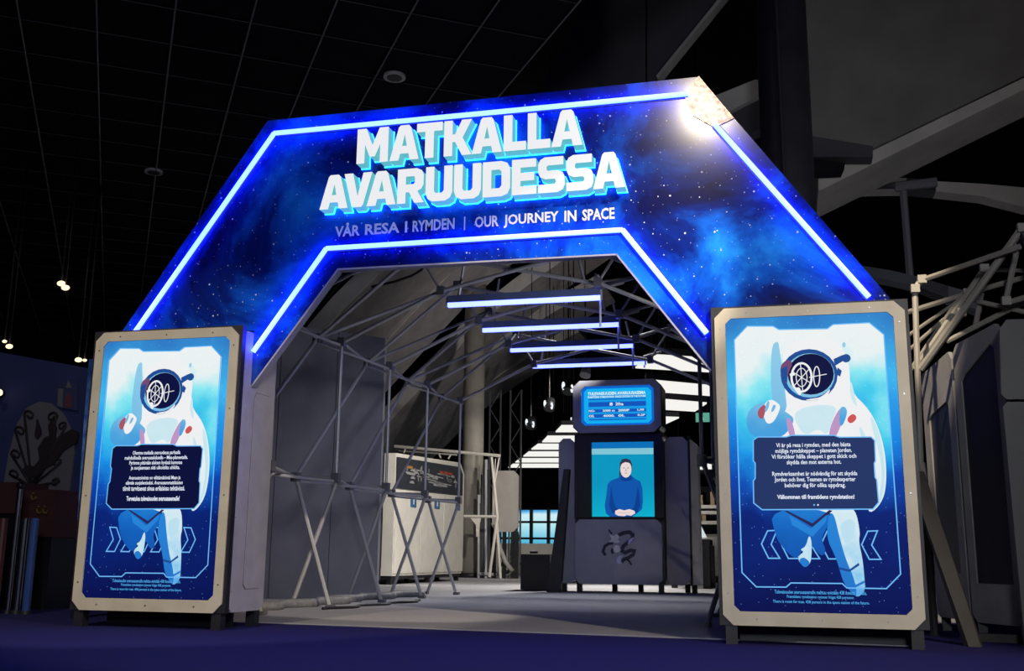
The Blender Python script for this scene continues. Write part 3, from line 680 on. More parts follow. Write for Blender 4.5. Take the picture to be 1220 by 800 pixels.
# ------------------------------------------------------------------ columns
M_colm = mat('column_grey', (.36, .34, .30), (.30, .28, .25), 3, .7)
c = at(557, 688, Z=0); c = Vector((-7.55, 25.6, 0))
t = thing('column', 'round grey column rising behind the white control cabinets', 'column', c)
MB().tube([c, c+Vector((0, 0, 8.5))], .27, 24).build('shaft', M_colm, t); MB().tube([c, c+Vector((0, 0, .12))], .31, 24).build('collar', M_case, t)
M_dcol = mat('column_dark', (.018, .018, .026), (.026, .026, .036), 4, .55)
c = Vector((.19, 11.2, 0))
t = thing('column', 'thick dark column rising behind the right shoulder of the arch', 'column', c)
MB().tube([c, c+Vector((0, 0, 8))], .275, 28).build('shaft', M_dcol, t)
rod('conduit', t, c+Vector((-.05, -.285, 0)), c+Vector((-.05, -.285, 8)), .02, M_case)

# ------------------------------------------------------------------ white control cabinets inside, left
cab = thing('control_cabinet', 'white control cabinet with dark diagram panel standing left inside the tunnel', 'cabinet', (-6.9, 20, 0))
y0, y1 = 17.85, 22.1; xf = -6.7
def cabtop(y): return 2.31+(y-17.8)*.045
mb = MB().yz([(y0, .16), (y1-.12, .16), (y1, .3), (y1, cabtop(y1)-.25), (y1-.3, cabtop(y1)-.02), (y0, cabtop(y0))], xf, xf-.6); mb.build('body', M_white, cab)
def zp(y, a, b): return a+(b-a)*(y-17.8)/4.2
MB().yz([(y0+.03, 1.69), (y1-.2, 1.79), (y1-.2, 2.24), (y1-.4, 2.38), (y0+.03, 2.245)], xf+.001, xf+.03).build('diagram_panel', mat('panel_dark', (.022, .026, .036), (.03, .034, .046), 6, .4), cab)
dp = cab.children[-1]
M_diag = mat('diagram_grey', (.30, .30, .31), None, 9, .6); M_diag_r = mat('diagram_red', (.35, .06, .03), None, 9, .6); M_diag_y = mat('diagram_amber', (.40, .20, .05), None, 9, .6)
random.seed(3)
for k in range(46):
    yy = random.uniform(y0+.3, y1-.7); zz = zp(yy, 1.80, 1.92)+random.uniform(0, .26)
    if random.random() < .55: MB().box(xf+.031, xf+.034, yy, yy+random.uniform(.15, .6), zz, zz+.022).build('diagram_line', M_diag, dp)
    elif random.random() < .5: MB().box(xf+.031, xf+.034, yy, yy+.035, zz, zz+random.uniform(.06, .16)).build('diagram_line', M_diag, dp)
    else: MB().yz(ell(yy, zz, .13, .05, 9, 0, PI), xf+.031, xf+.035).build('diagram_dome', M_diag, dp)
for yy, m in ((18.25, M_diag_y), (18.45, M_diag_y), (20.3, M_diag_r), (20.6, M_diag_r), (20.9, M_diag_r)):
    MB().box(xf+.031, xf+.035, yy, yy+.22, zp(yy, 2.07, 2.19), zp(yy, 2.07, 2.19)+.05).build('diagram_mark', m, dp)
edges = [17.86, 19.25, 20.65, 22.04]
for a, b in zip(edges, edges[1:]):
    dr = MB().yz([(a+.02, .20), (b-.02, .20), (b-.02, zp(b, 1.64, 1.74)), (a+.02, zp(a, 1.64, 1.74))], xf+.001, xf+.022).build('door', M_white, cab)
    zc = zp(b, 1.50, 1.60)
    MB().box(xf+.023, xf+.03, b-.62, b-.30, zc-.14, zc+.06).build('door_sign', mat('sign_blue', (.03, .10, .26), (.05, .16, .33), 14, .5), dr)
    MB().box(xf+.031, xf+.034, b-.49, b-.43, zc-.09, zc+.0).build('sign_figure', M_white, dr)
for yy in (17.95, 20.0, 21.9):
    for xx in (xf-.08, xf-.5): MB().box(xx-.04, xx+.04, yy-.05, yy+.05, 0, .161).build('foot', M_black, cab)
MB().box(xf-.56, xf-.02, y0+.02, y1-.13, .10, .159).build('plinth', M_black, cab)
# black rack in front of it
rk = thing('equipment_rack', 'narrow black equipment rack between grey partition and white control cabinet', 'rack', (-6.85, 16.6, 0))
MB().box(-7.15, -6.66, 16.3, 17.2, .10, 2.35).build('rack_body', M_black, rk)
MB().box(-6.659, -6.64, 16.34, 16.74, .3, 2.2).build('rack_door', M_case, rk); MB().box(-6.659, -6.64, 16.78, 17.16, .3, 1.3).build('rack_door', M_case, rk)
for xx in (-7.1, -6.72):
    for yy in (16.36, 17.1): MB().box(xx-.03, xx+.03, yy-.03, yy+.03, 0, .101).build('foot', M_black, rk)

# white tube rack beside the column
M_wtube = mat('white_tube', (.62, .60, .55), None, 9, .5)
ta = thing('tube_rack', 'white tube rack with bent legs standing beside the grey column', 'rack', at(592, 690, Y=24))
YT = 24.0
def tr(p, q, r=.045, dy=0):
    r *= .68; rod('tube', ta, at(*p, Y=YT)+Vector((0, dy, 0)), at(*q, Y=YT)+Vector((0, dy, 0)), r, M_wtube)
tr((470, 532), (596, 543.5), .055); tr((470, 536), (540, 541), .03, .3)
tr((585.5, 545), (592.5, 616), .05); tr((593.5, 545), (588, 575), .03, .1); tr((592.5, 616), (583, 688), .05); tr((586, 617), (591, 690), .05, .4)
tr((553, 615.5), (592.5, 616), .05); tr((585, 545), (582, 615), .02, .4)
tr((523, 541), (525, 546), .03); tr((537, 542), (534, 547), .03); tr((483, 535), (481, 540), .03)
MB().xz([at(560, 617, Y=YT).xz, at(573, 617, Y=YT).xz, at(571, 624, Y=YT).xz, at(570, 640, Y=YT).xz, at(567.5, 640, Y=YT).xz, at(567, 626, Y=YT).xz], YT, YT+.06).build('bracket', M_wtube, ta)
# cluster of dark and pale posts behind the rack
po = thing('post_bundle', 'bundle of thin dark and pale upright posts between column and grey board', 'posts', at(577, 688, Y=25.6))
for px_, y0_, y1_, m in ((570.5, 590, 686, M_alu), (575, 566, 688, M_case), (579, 548, 687, M_alu), (582.5, 560, 688, M_case), (573, 600, 687, M_black)):
    rod('post', po, (at(px_, y1_, Y=25.0).x, 25.0, 0), at(px_, y0_, Y=25.0), .045, m)
rod('cross_bar', po, at(571, 684, Y=24.95), at(588, 685, Y=24.95), .04, M_alu)
hose('floor_hose', 'pale bent hose curving down beside the legs of the grey rounded board', [at(590, 625, Y=25), at(594, 650, Y=25), at(602, 670, Y=25), at(610, 680, Y=25), at(604, 688, Y=25)], .06, mat('pale_hose', (.3, .29, .27), None, 12, .6))

# grey rounded board on black legs
YBd = 25.0
bd = thing('display_board', 'grey rounded blank board on black legs right of the column', 'board', at(603, 690, Y=YBd))
p0, p1 = at(586, 634, Y=YBd), at(617.5, 561, Y=YBd)
MB().xz(cham(p0.x, p1.x, p0.z, p1.z, .12), YBd, YBd+.10).build('board_face', mat('board_grey', (.36, .34, .31), (.32, .30, .28), 3, .6), bd)
for px_ in (589, 601, 611, 615.5):
    q = at(px_, 634, Y=YBd+.05); MB().box(q.x-.045, q.x+.045, YBd+.02, YBd+.09, 0, q.z).build('leg', M_black, bd)
for py_ in (673, 682): rod('cross_bar', bd, (p0.x+.2, YBd+.055, at(600, py_, Y=YBd).z), (p1.x, YBd+.055, at(600, py_, Y=YBd).z), .045, M_black)

# video wall at the back
YV = 34.0
vw = thing('video_wall', 'bright blue video wall of six panes behind a black grid at the far end', 'video wall', at(640, 662, Y=YV))
vx = [at(596, 640, Y=YV).x, at(615.5, 640, Y=YV).x, at(633.5, 640, Y=YV).x, at(654, 640, Y=YV).x, at(674, 640, Y=YV).x]
vz = [at(640, 656, Y=YV).z, at(640, 642, Y=YV).z, at(640, 622.5, Y=YV).z, at(640, 608, Y=YV).z]
M_pane = emit_grad('planet_picture', ((0, (.02, .16, .40)), (.3, (.10, .50, .72)), (.62, (.45, .80, .88)), (.86, (.62, .86, .92)), (.93, (.10, .45, .8)), (1, (.02, .12, .4))), 0.0, 1.5, .10, 1.2)
zc = (vz[0]+vz[-1])/2
for i in range(4):
    for j in range(3):
        o = MB().xz([(vx[i], vz[j]), (vx[i+1], vz[j]), (vx[i+1], vz[j+1]), (vx[i], vz[j+1])], YV, YV+.05).build('pane', M_pane, vw)
        # keep one shared picture height over the whole wall
for v in vx: MB().box(v-.05, v+.05, YV-.12, YV-.001, 0, vz[-1]+.05).build('grid_bar', M_black, vw)
for v in vz[:-1]: MB().box(vx[0], vx[-1], YV-.10, YV-.001, v-.035, v+.035).build('grid_bar', M_black, vw)
q0, q1 = at(590, 688, Z=0), at(664, 652, Y=30)
MB_ = MB().box(at(588, 650, Y=30).x, q1.x+.8, 30, 30.5, 0, at(640, 648, Y=30).z)
tag(MB_.build('low_counter', M_white), 'low white counter below the blue video wall', 'counter')

# ------------------------------------------------------------------ luminous ceiling louvres at the back
ORD = ['nearest', 'second', 'third', 'fourth', 'fifth', 'sixth', 'seventh', 'eighth', 'ninth', 'farthest']
ZL = 3.7
LV = [[(757,440),(850,446),(824,426),(783,423)], [(770,467),(862,475),(862,462),(770,452)], [(770,488),(828,492),(842,481),(770,474)], [(770,506.5),(792,507),(809,498),(770,496.5)],
      [(662,516),(690,516),(690,507.5),(669,507.5)], [(646,528),(690,528),(690,520),(652.5,520)], [(633,536.6),(690,536.6),(690,529.6),(641,529.6)], [(623.5,544.8),(690,544.8),(690,538.8),(630,538.8)], [(614,551.8),(690,551.8),(690,546.8),(620,546.8)], [(605.5,558),(690,558),(690,553.4),(611.5,553.4)]]
for k, Q in enumerate(LV):
    cy_ = sum(q[1] for q in Q)/4; pl = [at(q[0], cy_+(q[1]-cy_)*.86, Z=ZL) for q in Q]; c = sum(pl, Vector())/4
    t = thing('ceiling_light', '%s in the row of glowing white ceiling light panels at the back' % ORD[k], 'ceiling light', (c.x, c.y, ZL), 'white ceiling light panels')
    up = lambda L_, z_: [v+Vector((0, 0, z_)) for v in L_]
    MB().hull(pl, up(pl, .03)).build('diffuser', M_louver, t)
    big = [c+(v-c)*1.02+Vector((0, .0, 0)) for v in pl]
    MB().hull(up(big, .031), up(big, .14)).build('frame', M_case, t)
    for u in (.25, .75):
        q = pl[0].lerp(pl[1], u).lerp(pl[3].lerp(pl[2], u), .5); rod('suspension_wire', t, q+Vector((0, 0, .14)), (q.x, q.y, 12), .012, M_black, 5)
t = thing('ceiling_light', 'single white light strip seen low between the middle kiosk and right kiosk', 'ceiling light', at(840, 555, Y=30))
p0, p1 = at(800, 560, Y=30), at(862, 548, Y=30)
MB().box(p0.x, p1.x, 30, 30.06, p0.z, p1.z).build('diffuser', M_louver, t); MB().box(p0.x, p1.x, 30.061, 30.2, p0.z-.1, p1.z+.1).build('frame', M_case, t)
for xx in (p0.x+.2, p1.x-.2): rod('suspension_wire', t, (xx, 30.12, p1.z), (xx, 30.12, 12), .012, M_black, 5)
# spotlights under the dark ceiling inside
M_lens = emit('spot_lens', (.75, .80, .85), 1.2)
for i, (px_, py_, s) in enumerate(((677, 461, 1), (654, 482, .9), (632, 504, .95), (683, 500, .5))):
    Y = 20+i*2.2; c = at(px_, py_, Y=Y)
    t = thing('spotlight', ['topmost lit spotlight of the slanting row left of the upper data screen', 'second lit spotlight in the slanting row left of the data screen', 'lowest lit spotlight of the slanting row left of the data screen', 'small spotlight half hidden behind the upper data screen'][i], 'spotlight', c, 'spotlights inside')
    MB().tube([c+Vector((0, 0, -.10)), c+Vector((.02, .12, .12))], .14*s, 12, .10*s).build('can', M_black, t)
    for sg in (-1, 1): MB().ball(c+Vector((sg*.085*s, -.06, -.02-.03*sg)), .062*s, .55, .4, 1.35).build('barn_door', M_lens, t)
    rod('yoke', t, c+Vector((0, .05, .08)), c+Vector((0, .05, .42)), .02, M_black); rod('suspension_wire', t, c+Vector((0, .05, .4)), (c.x, c.y+.05, 12), .012, M_black, 5)
t = thing('spotlight', 'dim spotlight just above the upper data screen', 'spotlight', at(697, 443, Y=20)); c = at(697, 443, Y=20)
MB().tube([c+Vector((0, 0, -.08)), c+Vector((.02, .1, .12))], .11, 12, .08).build('can', mat('grey_can', (.3, .3, .33), None, 9, .5), t); rod('yoke', t, c+Vector((0, .05, .08)), (c.x, c.y+.05, 12), .014, M_black)
ls_pts = [at(592, 620, Y=28), at(600, 430, Y=28)]
for px_ in (588, 613):
    t = thing('lighting_mast', 'faint dark lattice mast %s behind the tunnel' % ('nearest the column' if px_ < 600 else 'left of the spotlights'), 'mast', (at(px_, 640, Y=29).x, 29, 0), 'lattice masts')
    c = Vector((at(px_, 640, Y=29).x, 29, 0))
    for dx in (-.16, .16): rod('chord', t, c+Vector((dx, 0, 0)), c+Vector((dx, 0, 5.2)), .03, M_hub)
    for q in range(10): rod('brace', t, c+Vector((-.16 if q % 2 else .16, 0, q*.52)), c+Vector((.16 if q % 2 else -.16, 0, q*.52+.52)), .016, M_hub)
t = thing('exit_sign', 'small green exit sign on the dark wall left of the right kiosk', 'sign', at(836, 497, Y=28))
p0, p1 = at(829, 503, Y=28), at(845, 492, Y=28)
MB().box(p0.x, p1.x, 28, 28.06, p0.z, p1.z).build('sign_panel', emit('exit_green', (.10, .36, .26)), t)
MB().xz([(p0.x+.08, p0.z+.05), (p0.x+.2, p0.z+.05), (p0.x+.17, p1.z-.05), (p0.x+.11, p1.z-.05)], 27.99, 27.995).build('pictogram', emit('exit_white', (.7, .8, .75)), t)
for xx in (p0.x+.05, p1.x-.05): rod('suspension_wire', t, (xx, 28.03, p1.z), (xx, 28.03, 12), .012, M_black, 5)

# ------------------------------------------------------------------ middle kiosk
YM = 15.7
M_mid = mat('mid_grey_blue', (.34, .35, .42), (.29, .295, .36), 2.5, .55)
M_mid2 = mat('mid_grey_lit', (.72, .73, .78), (.64, .65, .70), 3, .5)  # raised tone puts the light on the wing end into its colour
mk = thing('info_totem', 'tall dark totem with a data screen above a presenter video inside the tunnel', 'kiosk', (-2.36, YM+.5, 0))
MB().box(-3.03, -1.71, YM+.10, YM+.9, .14, 2.36).build('core', M_black, mk)
MB().box(-3.03, -2.775, YM, YM+.099, 1.09, 2.33).build('screen_surround', M_black, mk); MB().box(-1.84, -1.71, YM, YM+.099, 1.09, 2.33).build('screen_surround', M_black, mk)
MB().box(-2.775, -1.84, YM, YM+.099, 2.215, 2.33).build('screen_surround', M_black, mk); MB().box(-2.775, -1.84, YM-.05, YM+.099, 1.075, 1.105).build('screen_ledge', M_black, mk)
# head with the data screen
MB().xz([cham(-3.03, -1.71, 2.345, 3.135, .10), cham(-2.91, -1.81, 2.45, 3.05, .06)], YM-.12, YM-.07).build('head_bezel', M_mid, mk)
MB().xz([cham(-3.04, -1.70, 2.335, 3.145, .10)], YM-.069, YM+.5).build('head_case', M_black, mk)
hs = MB().xz([(-2.915, 2.445), (-1.805, 2.445), (-1.805, 3.055), (-2.915, 3.055)], YM-.071, YM-.0695).build('data_screen', emit('data_blue', (.005, .13, .62)), mk)
yq = YM-.0715
MB().xz([cham(-2.87, -1.85, 2.485, 3.015, .05)], yq).build('screen_glow', emit('data_glow', (.006, .42, .86)), hs, fix=False)
MB().xz([cham(-2.80, -1.93, 2.53, 2.92, .02)], yq-.0003).build('screen_field', emit('data_field', (.008, .32, .78)), hs, fix=False)
for z0_, z1_ in ((2.845, 2.858), (2.74, 2.81), (2.655, 2.70), (2.575, 2.625), (2.535, 2.55)):
    MB().box(-2.80, -1.93, yq-.0012, yq-.0008, z0_, z1_).build('data_row', emit('data_row', (.008, .09, .50)), hs)
M_dt = emit('data_text', (.72, .90, .86))
text_mb('TULEVAISUUDEN AVARUUSASEMA', -2.81, -1.935, 2.915, 2.965, yq-.002, .03).build('data_text', M_dt, hs, fix=False)
text_mb('FRAMTIDENS RYMDSTATION  SPACE STATION OF THE FUTURE', -2.81, -1.935, 2.873, 2.903, yq-.002, .03).build('data_text', M_dt, hs, fix=False)
for s_, a, b, z0_, z1_ in (('8', -2.48, -2.43, 2.752, 2.80), ('20:a', -2.39, -2.27, 2.752, 2.80), ('NO-', -2.795, -2.70, 2.662, 2.695), ('2000 m', -2.585, -2.40, 2.662, 2.695), ('2000P', -2.35, -2.18, 2.66, 2.697), ('1,00', -2.06, -1.96, 2.66, 2.697), ('OS.', -2.795, -2.71, 2.582, 2.618), ('4000.', -2.58, -2.40, 2.582, 2.618), ('0l.', -2.35, -2.25, 2.582, 2.618), ('0,2P', -2.06, -1.945, 2.582, 2.618)):
    text_mb(s_, a, b, z0_, z1_, yq-.002, .03).build('data_text', M_dt, hs, fix=False)
# presenter video
YS = YM+.06
vs = MB().xz([(-2.775, 1.105), (-1.84, 1.105), (-1.84, 2.215), (-2.775, 2.215)], YS, YS+.02).build('video_screen', emit_grad('video_teal', ((0, (.006, .48, .62)), (.5, (.006, .52, .66)), (1, (.004, .30, .52))), -.2, 1.6, .2, 1.5), mk)
vp = lambda L_: [(at(px_, py_, Y=YS).x, at(px_, py_, Y=YS).z) for px_, py_ in L_]
yq = YS-.001
def pic(nm, m, L_):
    global yq
    yq -= .0006; MB().xz([vp(L_)], yq).build(nm, m, vs, fix=False)
pic('top_band', emit('video_band0', (.004, .16, .48)), [(704.5,527.5),(778.5,526.5),(778.5,534),(704.5,535)])
pic('top_band', emit('video_band', (.22, .56, .66)), [(704.5,535),(778.5,534),(778.5,541.5),(704.5,542)])
M_hair = emit('hair_dark', (.03, .035, .07)); M_skin = emit('skin_light', (.80, .68, .68)); M_jump = emit('jumper_blue', (.006, .09, .40)); M_jump2 = emit('jumper_blue_dark', (.004, .05, .27))
pic('hair', M_hair, [(738.5,552),(741,547.5),(746,546.5),(751,548.5),(753,553),(753,561),(751.5,563),(740.5,563),(738.2,571),(737.6,566),(738.4,561)])
pic('body', M_jump, [(736,570),(740,567),(752,567),(757,571),(763,574),(765.5,583),(766,598),(765,607),(758,613),(752,617),(728,617),(722,612),(720.5,603),(722.5,590),(724,577),(728,573)])
pic('sleeve', M_jump2, [(728,580),(730,592),(733,604),(740,610),(736,614),(729,611),(726,603),(727,592)])
pic('sleeve', M_jump2, [(760,580),(758,592),(756,604),(750,610),(754,614),(760,610),(763,602),(762,590)])
pic('neck', M_jump2, [(740,566),(752,566),(753,572),(746,574),(739,572)])
pic('face', M_skin, fan(745.8, 559.5, 6.7, 10, 18))
for ex in (743.2, 748.4): pic('eye', M_hair, fan(ex, 558, .9, .5, 8))
pic('nose', emit('skin_shade', (.62, .45, .45)), [(745.3,558.5),(746.3,558.5),(747,562),(744.8,562)]); pic('mouth', emit('lip', (.55, .22, .25)), fan(745.9, 564.2, 1.8, .5, 8))
pic('hair', M_hair, [(739,556),(740.5,550),(746,547.5),(751.5,550),(753,556),(750,552),(745,551),(741,553)])
pic('hands', M_skin, [(733,609),(738,607),(744,608.5),(750,607),(756,609),(757,612),(752,615),(747,614),(744,615.5),(737,615),(733,613)])
pic('finger_line', emit('skin_shade', (.62, .45, .45)), [(736,611),(743,611.5),(750,611),(750,611.6),(743,612.2),(736,611.6)])
# lower front panel with emblem
MB().xz([cham(-3.015, -1.735, .135, 1.065, .07)], YM-.06, YM+.09).build('front_panel', M_mid, mk)
fp = mk.children[-1]
ep = lambda L_: [(at(680+a/8, 610+b/8, Y=YM-.06).x, at(680+a/8, 610+b/8, Y=YM-.06).z) for a, b in L_]
M_e1 = mat('emblem_navy', (.008, .008, .04), (.012, .012, .06), 9, .35); M_e2 = mat('emblem_silver', (.75, .75, .78), None, 9, .4); M_e3 = mat('emblem_lilac', (.62, .62, .90), None, 9, .4)
em = MB(); E0, E1 = YM-.072, YM-.0601
for L_, w in (([(362,172),(378,195),(395,212)], 16), ([(455,225),(500,205),(560,195),(592,222),(585,262),(540,300),(500,330),(490,360)], 38), ([(332,418),(308,380),(325,330),(365,305),(405,300)], 30), ([(400,350),(392,378),(405,400)], 26), ([(480,372),(520,392),(570,368),(605,375),(595,410),(550,440),(510,455),(485,480)], 36), ([(530,450),(560,475),(580,510)], 18)):
    em.strip(ep(L_), w*.0014, E0, E1)
em.build('emblem_ribbon', M_e1, fp)
MB().xz([ep([(370,215),(410,232),(440,215),(468,240),(450,262),(470,290),(430,300),(405,290),(360,292),(392,262)])], E0-.004, E1).build('emblem_star', M_e2, fp)
MB().xz([ep(fan(440, 355, 32, 36, 14))], E0-.004, E1).build('emblem_dot', M_e2, fp)
MB().xz([ep([(545,318),(552,275),(575,255),(605,245),(590,275),(562,305)])], E0-.004, E1).build('emblem_leaf', M_e3, fp); MB().xz([ep([(435,470),(445,435),(475,418),(505,420),(480,445),(480,495),(455,498)])], E0-.004, E1).build('emblem_leaf', M_e3, fp)
# wings
MB().xz([cham(-3.30, -3.045, .135, 2.29, .07)], YM+.12, YM+.7).build('left_wing', M_mid, mk)
MB().xz([cham(-1.70, -1.36, .135, 2.30, .07)], YM+.25, YM+.95).build('right_wing', M_mid, mk)
MB().box(-1.365, -1.33, YM+.26, YM+.97, .12, 2.315).build('wing_edge', M_black, mk)
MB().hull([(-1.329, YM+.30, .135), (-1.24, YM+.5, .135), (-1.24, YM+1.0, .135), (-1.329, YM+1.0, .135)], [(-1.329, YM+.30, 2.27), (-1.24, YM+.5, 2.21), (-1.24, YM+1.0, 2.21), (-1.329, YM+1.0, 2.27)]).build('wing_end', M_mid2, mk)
for lx, ly in ((-3.0, YM), (-1.80, YM), (-3.27, YM+.2), (-1.36, YM+.45), (-2.6, YM+.8), (-2.2, YM+.8), (-1.5, YM+.9)):
    MB().box(lx, lx+.075, ly, ly+.075, 0, .141).build('leg', M_black, mk)
# things around it
bx = thing('equipment_case', 'black equipment case on the carpet left of the tall totem', 'case', (-3.78, 16.3, 0))
p0, p1 = at(620, 705, Y=16.1), at(655, 661, Y=16.1)
MB().box(p0.x, p1.x, 16.1, 16.8, .02, p1.z).build('case_body', M_black, bx); rod('handle', bx, (p0.x+.1, 16.3, p1.z+.03), (p0.x+.22, 16.3, p1.z+.03), .02, M_case)
MB().box(p0.x-.012, p1.x+.012, 16.09, 16.81, p1.z-.16, p1.z-.13).build('rim', M_case, bx)
for xx in (p0.x+.05, p1.x-.05): block('foot', bx, (xx, 16.2, .01), (.05, .05, .02), M_black)
a, b, c, d_ = at(652, 706, Y=15.55), at(668, 707, Y=15.55), at(686, 560, Y=15.62), at(675, 560, Y=15.62)
mb = MB().hull([(a.x, 15.50, 0.0), (b.x, 15.50, 0.0), (b.x, 15.64, 0.0), (a.x, 15.64, 0.0)], [(d_.x-.02, 15.50, c.z), (c.x-.08, 15.50, c.z), (c.x-.08, 15.64, c.z), (d_.x-.02, 15.64, c.z)])
tag(mb.build('leaning_board', M_case), 'long dark board leaning against the left side of the tall totem', 'board')

# right background: display table, counter, small goods
dt = thing('display_table', 'dark display table with tilted white panel behind the totem', 'table', at(838, 697, Y=18))
YD = 19.0
p0, p1 = at(800, 697, Y=YD), at(842, 643, Y=YD)
MB().box(p0.x, p1.x+.05, YD, YD+.8, p1.z-.10, p1.z).build('table_top', M_case, dt)
for px_ in (841,): q = at(px_, 690, Y=YD); MB().box(q.x-.05, q.x+.07, YD, YD+.12, 0, p1.z-.10).build('leg', M_case, dt)
MB().box(p0.x, p0.x+.1, YD, YD+.12, 0, p1.z-.10).build('leg', M_case, dt); MB().box(p1.x-.02, p1.x+.08, YD+.68, YD+.8, 0, p1.z-.1).build('leg', M_case, dt)
L_ = [at(820, 641, Y=YD+.2), at(842, 641, Y=YD+.2), at(830, 616, Y=YD+.2), at(820, 606, Y=YD+.2)]
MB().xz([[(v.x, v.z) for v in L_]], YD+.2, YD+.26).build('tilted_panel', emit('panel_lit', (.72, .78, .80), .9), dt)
p0, p1 = at(800, 690, Y=24), at(862, 637, Y=24)
ct = thing('counter', 'pale counter front behind the display table at the far right of the tunnel', 'counter', (p1.x-.6, 24.3, 0))
MB().box(p0.x-1, p1.x+.5, 24.04, 24.8, 0, p1.z-.05).build('counter_front', M_white, ct); MB().box(p0.x-1, p1.x+.5, 24.0, 24.85, p1.z-.049, p1.z).build('counter_top', M_colm, ct); MB().box(p0.x-1, p1.x+.5, 24.03, 24.039, .0, .15).build('kick_plate', M_case, ct)
sh_ = thing('shelf_unit', 'dark shelf unit with pale rails above the far counter', 'shelf', (p1.x-.8, 25.5, 0))
MB().box(p0.x-.6, p1.x+.4, 25.9, 26.0, 0, at(840, 580, Y=25.9).z).build('back_board', M_dark, sh_)
for py_ in (604, 611, 623): 
    z_ = at(840, py_, Y=25.4).z; MB().box(p0.x-.4, p1.x+.4, 25.4, 25.9, z_-.04, z_+.04).build('shelf_rail', M_white, sh_)
for px_, a_, b_ in ((834, 592, 604), (838, 615, 622), (848, 584, 600)):
    q0_, q1_ = at(px_-2, b_, Y=25.3), at(px_+2.5, a_, Y=25.3)
    zr_ = at(840, {834: 604, 838: 623, 848: 604}[px_], Y=25.4).z+.041
    tag(MB().box(q0_.x, q1_.x, 25.45, 25.65, zr_, zr_+(q1_.z-q0_.z)).build('small_box', mat('tan_box', (.42, .30, .18), None, 9, .7)), {834: 'upper tan box on the far shelf rail', 838: 'lower tan box under the far shelf rail', 848: 'tan strip box at the right end of far shelf'}[px_], 'box', 'goods on the far shelf')

# ------------------------------------------------------------------ right side: truss, dark cabinets, leaning plank
tg = thing('truss_frame', 'pale tube truss frame standing above the dark cabinets right of the kiosk', 'frame', (1.3, 8.2, 0))
M_truss = mat('truss_beige', (.34, .31, .26), (.28, .26, .22), 9, .5)
def tt(p, q, Y=8.0, Y2=None, r=.021): rod('tube', tg, at(*p, Y=Y), at(*q, Y=Y2 or Y), r, M_truss)
tt((1090, 345), (1097, 552), 8.0); tt((1090, 345), (1098, 334), 8.0, 8.0, .024); tt((1098, 334), (1215, 294), 8.0, 7.4)
tt((1097, 440), (1217, 273), 8.0, 7.5, .026); tt((1090, 440), (1172, 321), 8.3, 8.1); tt((1082, 372), (1152, 350), 8.4, 8.2); tt((1152, 350), (1230, 328), 8.2, 8.0)
tt((1217, 273), (1198, 360), 7.7, 7.9); tt((1172, 321), (1230, 323), 8.1, 7.9, .016); tt((1170, 345), (1162, 390), 8.2, 8.3); tt((1128, 407), (1230, 355), 8.3, 8.0); tt((1160, 358), (1230, 374), 8.2, 8.0, .018)
tt((1082, 400), (1140, 360), 8.5, 8.3, .015); tt((1080, 420), (1125, 380), 8.5, 8.3, .015); tt((1086, 440), (1150, 347), 8.5, 8.2); tt((1222, 276), (1240, 240), 7.5, 7.4)
tt((1197, 362), (1230, 352), 7.9, 7.8)
for p, Y in (((1090, 345), 8), ((1098, 334), 8), ((1217, 273), 7.5), ((1172, 321), 8.1), ((1145, 373), 8.0), ((1152, 350), 8.2), ((1198, 360), 7.9), ((1204, 297), 7.6)):
    block('joint', tg, at(*p, Y=Y)+Vector((0, -.02, 0)), (.06, .05, .06), M_truss); 
q = at(1097, 552, Y=8.0); rod('lower_sleeve', tg, q, q+Vector((.01, 0, -.12)), .03, M_truss)
rod('support_pole', tg, q+Vector((0, .06, .1)), (q.x+.02, q.y+.06, 0), .03, M_case)
rod('support_pole', tg, (2.6, 8.2, 0), at(1217, 273, Y=7.5), .03, M_case)
def cabinet(label, Lpx, Yl, Yr, win, topdark=False):
    """dark-fronted booth cabinet: front quad between photo columns, given depths left and right"""
    (xl, yt, yb), (xr, yt2, yb2) = Lpx
    A, B, C_, D = at(xl, yb, Y=Yl), at(xr, yb2, Y=Yr), at(xr, yt2, Y=Yr), at(xl, yt, Y=Yl)
    A, B = D.copy(), C_.copy(); A.z = B.z = .10
    t = thing('booth_cabinet', label, 'cabinet', ((A.x+B.x)/2, (A.y+B.y)/2, 0))
    u = Vector((B.x-A.x, B.y-A.y, 0)); nn = Vector((-u.y, u.x, 0)).normalized(); Wd = u.length; u.normalize()
    zt = (D.z+C_.z)/2; zl, zr = D.z, C_.z
    P = lambda s_, z_, d_=0: A + u*(s_*Wd) + nn*d_ + Vector((0, 0, z_-.10))
    c = .05/Wd
    f = [[(0, .16), (c, .10), (1-c, .10), (1, .16), (1, zr-.06), (1-c, zr), (c, zl), (0, zl-.06)], [(a, b) for a, b in win]]
    MB().solid(f, lambda a, b: P(a, b, 0), lambda a, b: P(a, b, .03)).build('front_frame', mat('booth_grey', (.26, .25, .24), (.21, .205, .20), 5, .5), t)
    MB().solid([win], lambda a, b: P(a, b, .012), lambda a, b: P(a, b, .028)).build('dark_window', M_black, t)
    MB().hull([P(.01, .10, .031), P(.99, .10, .031), P(.97, .10, .12), P(.03, .10, .12)], [P(.01, zl-.05, .031), P(.99, zr-.05, .031), P(.97, zr-.05, .12), P(.03, zl-.05, .12)]).build('body', M_case, t)
    for a in (.06, .94):
        for b in (.13, zl-.1): 
            q_ = P(a, b, -.003); rod('screw', t, q_, q_+nn*.006, .007, M_screw, 6)
    for a in (.05, .9): 
        q_ = P(a, .1, .05); block('foot', t, (q_.x, q_.y, .05), (.06, .06, .1), M_black)
    return t
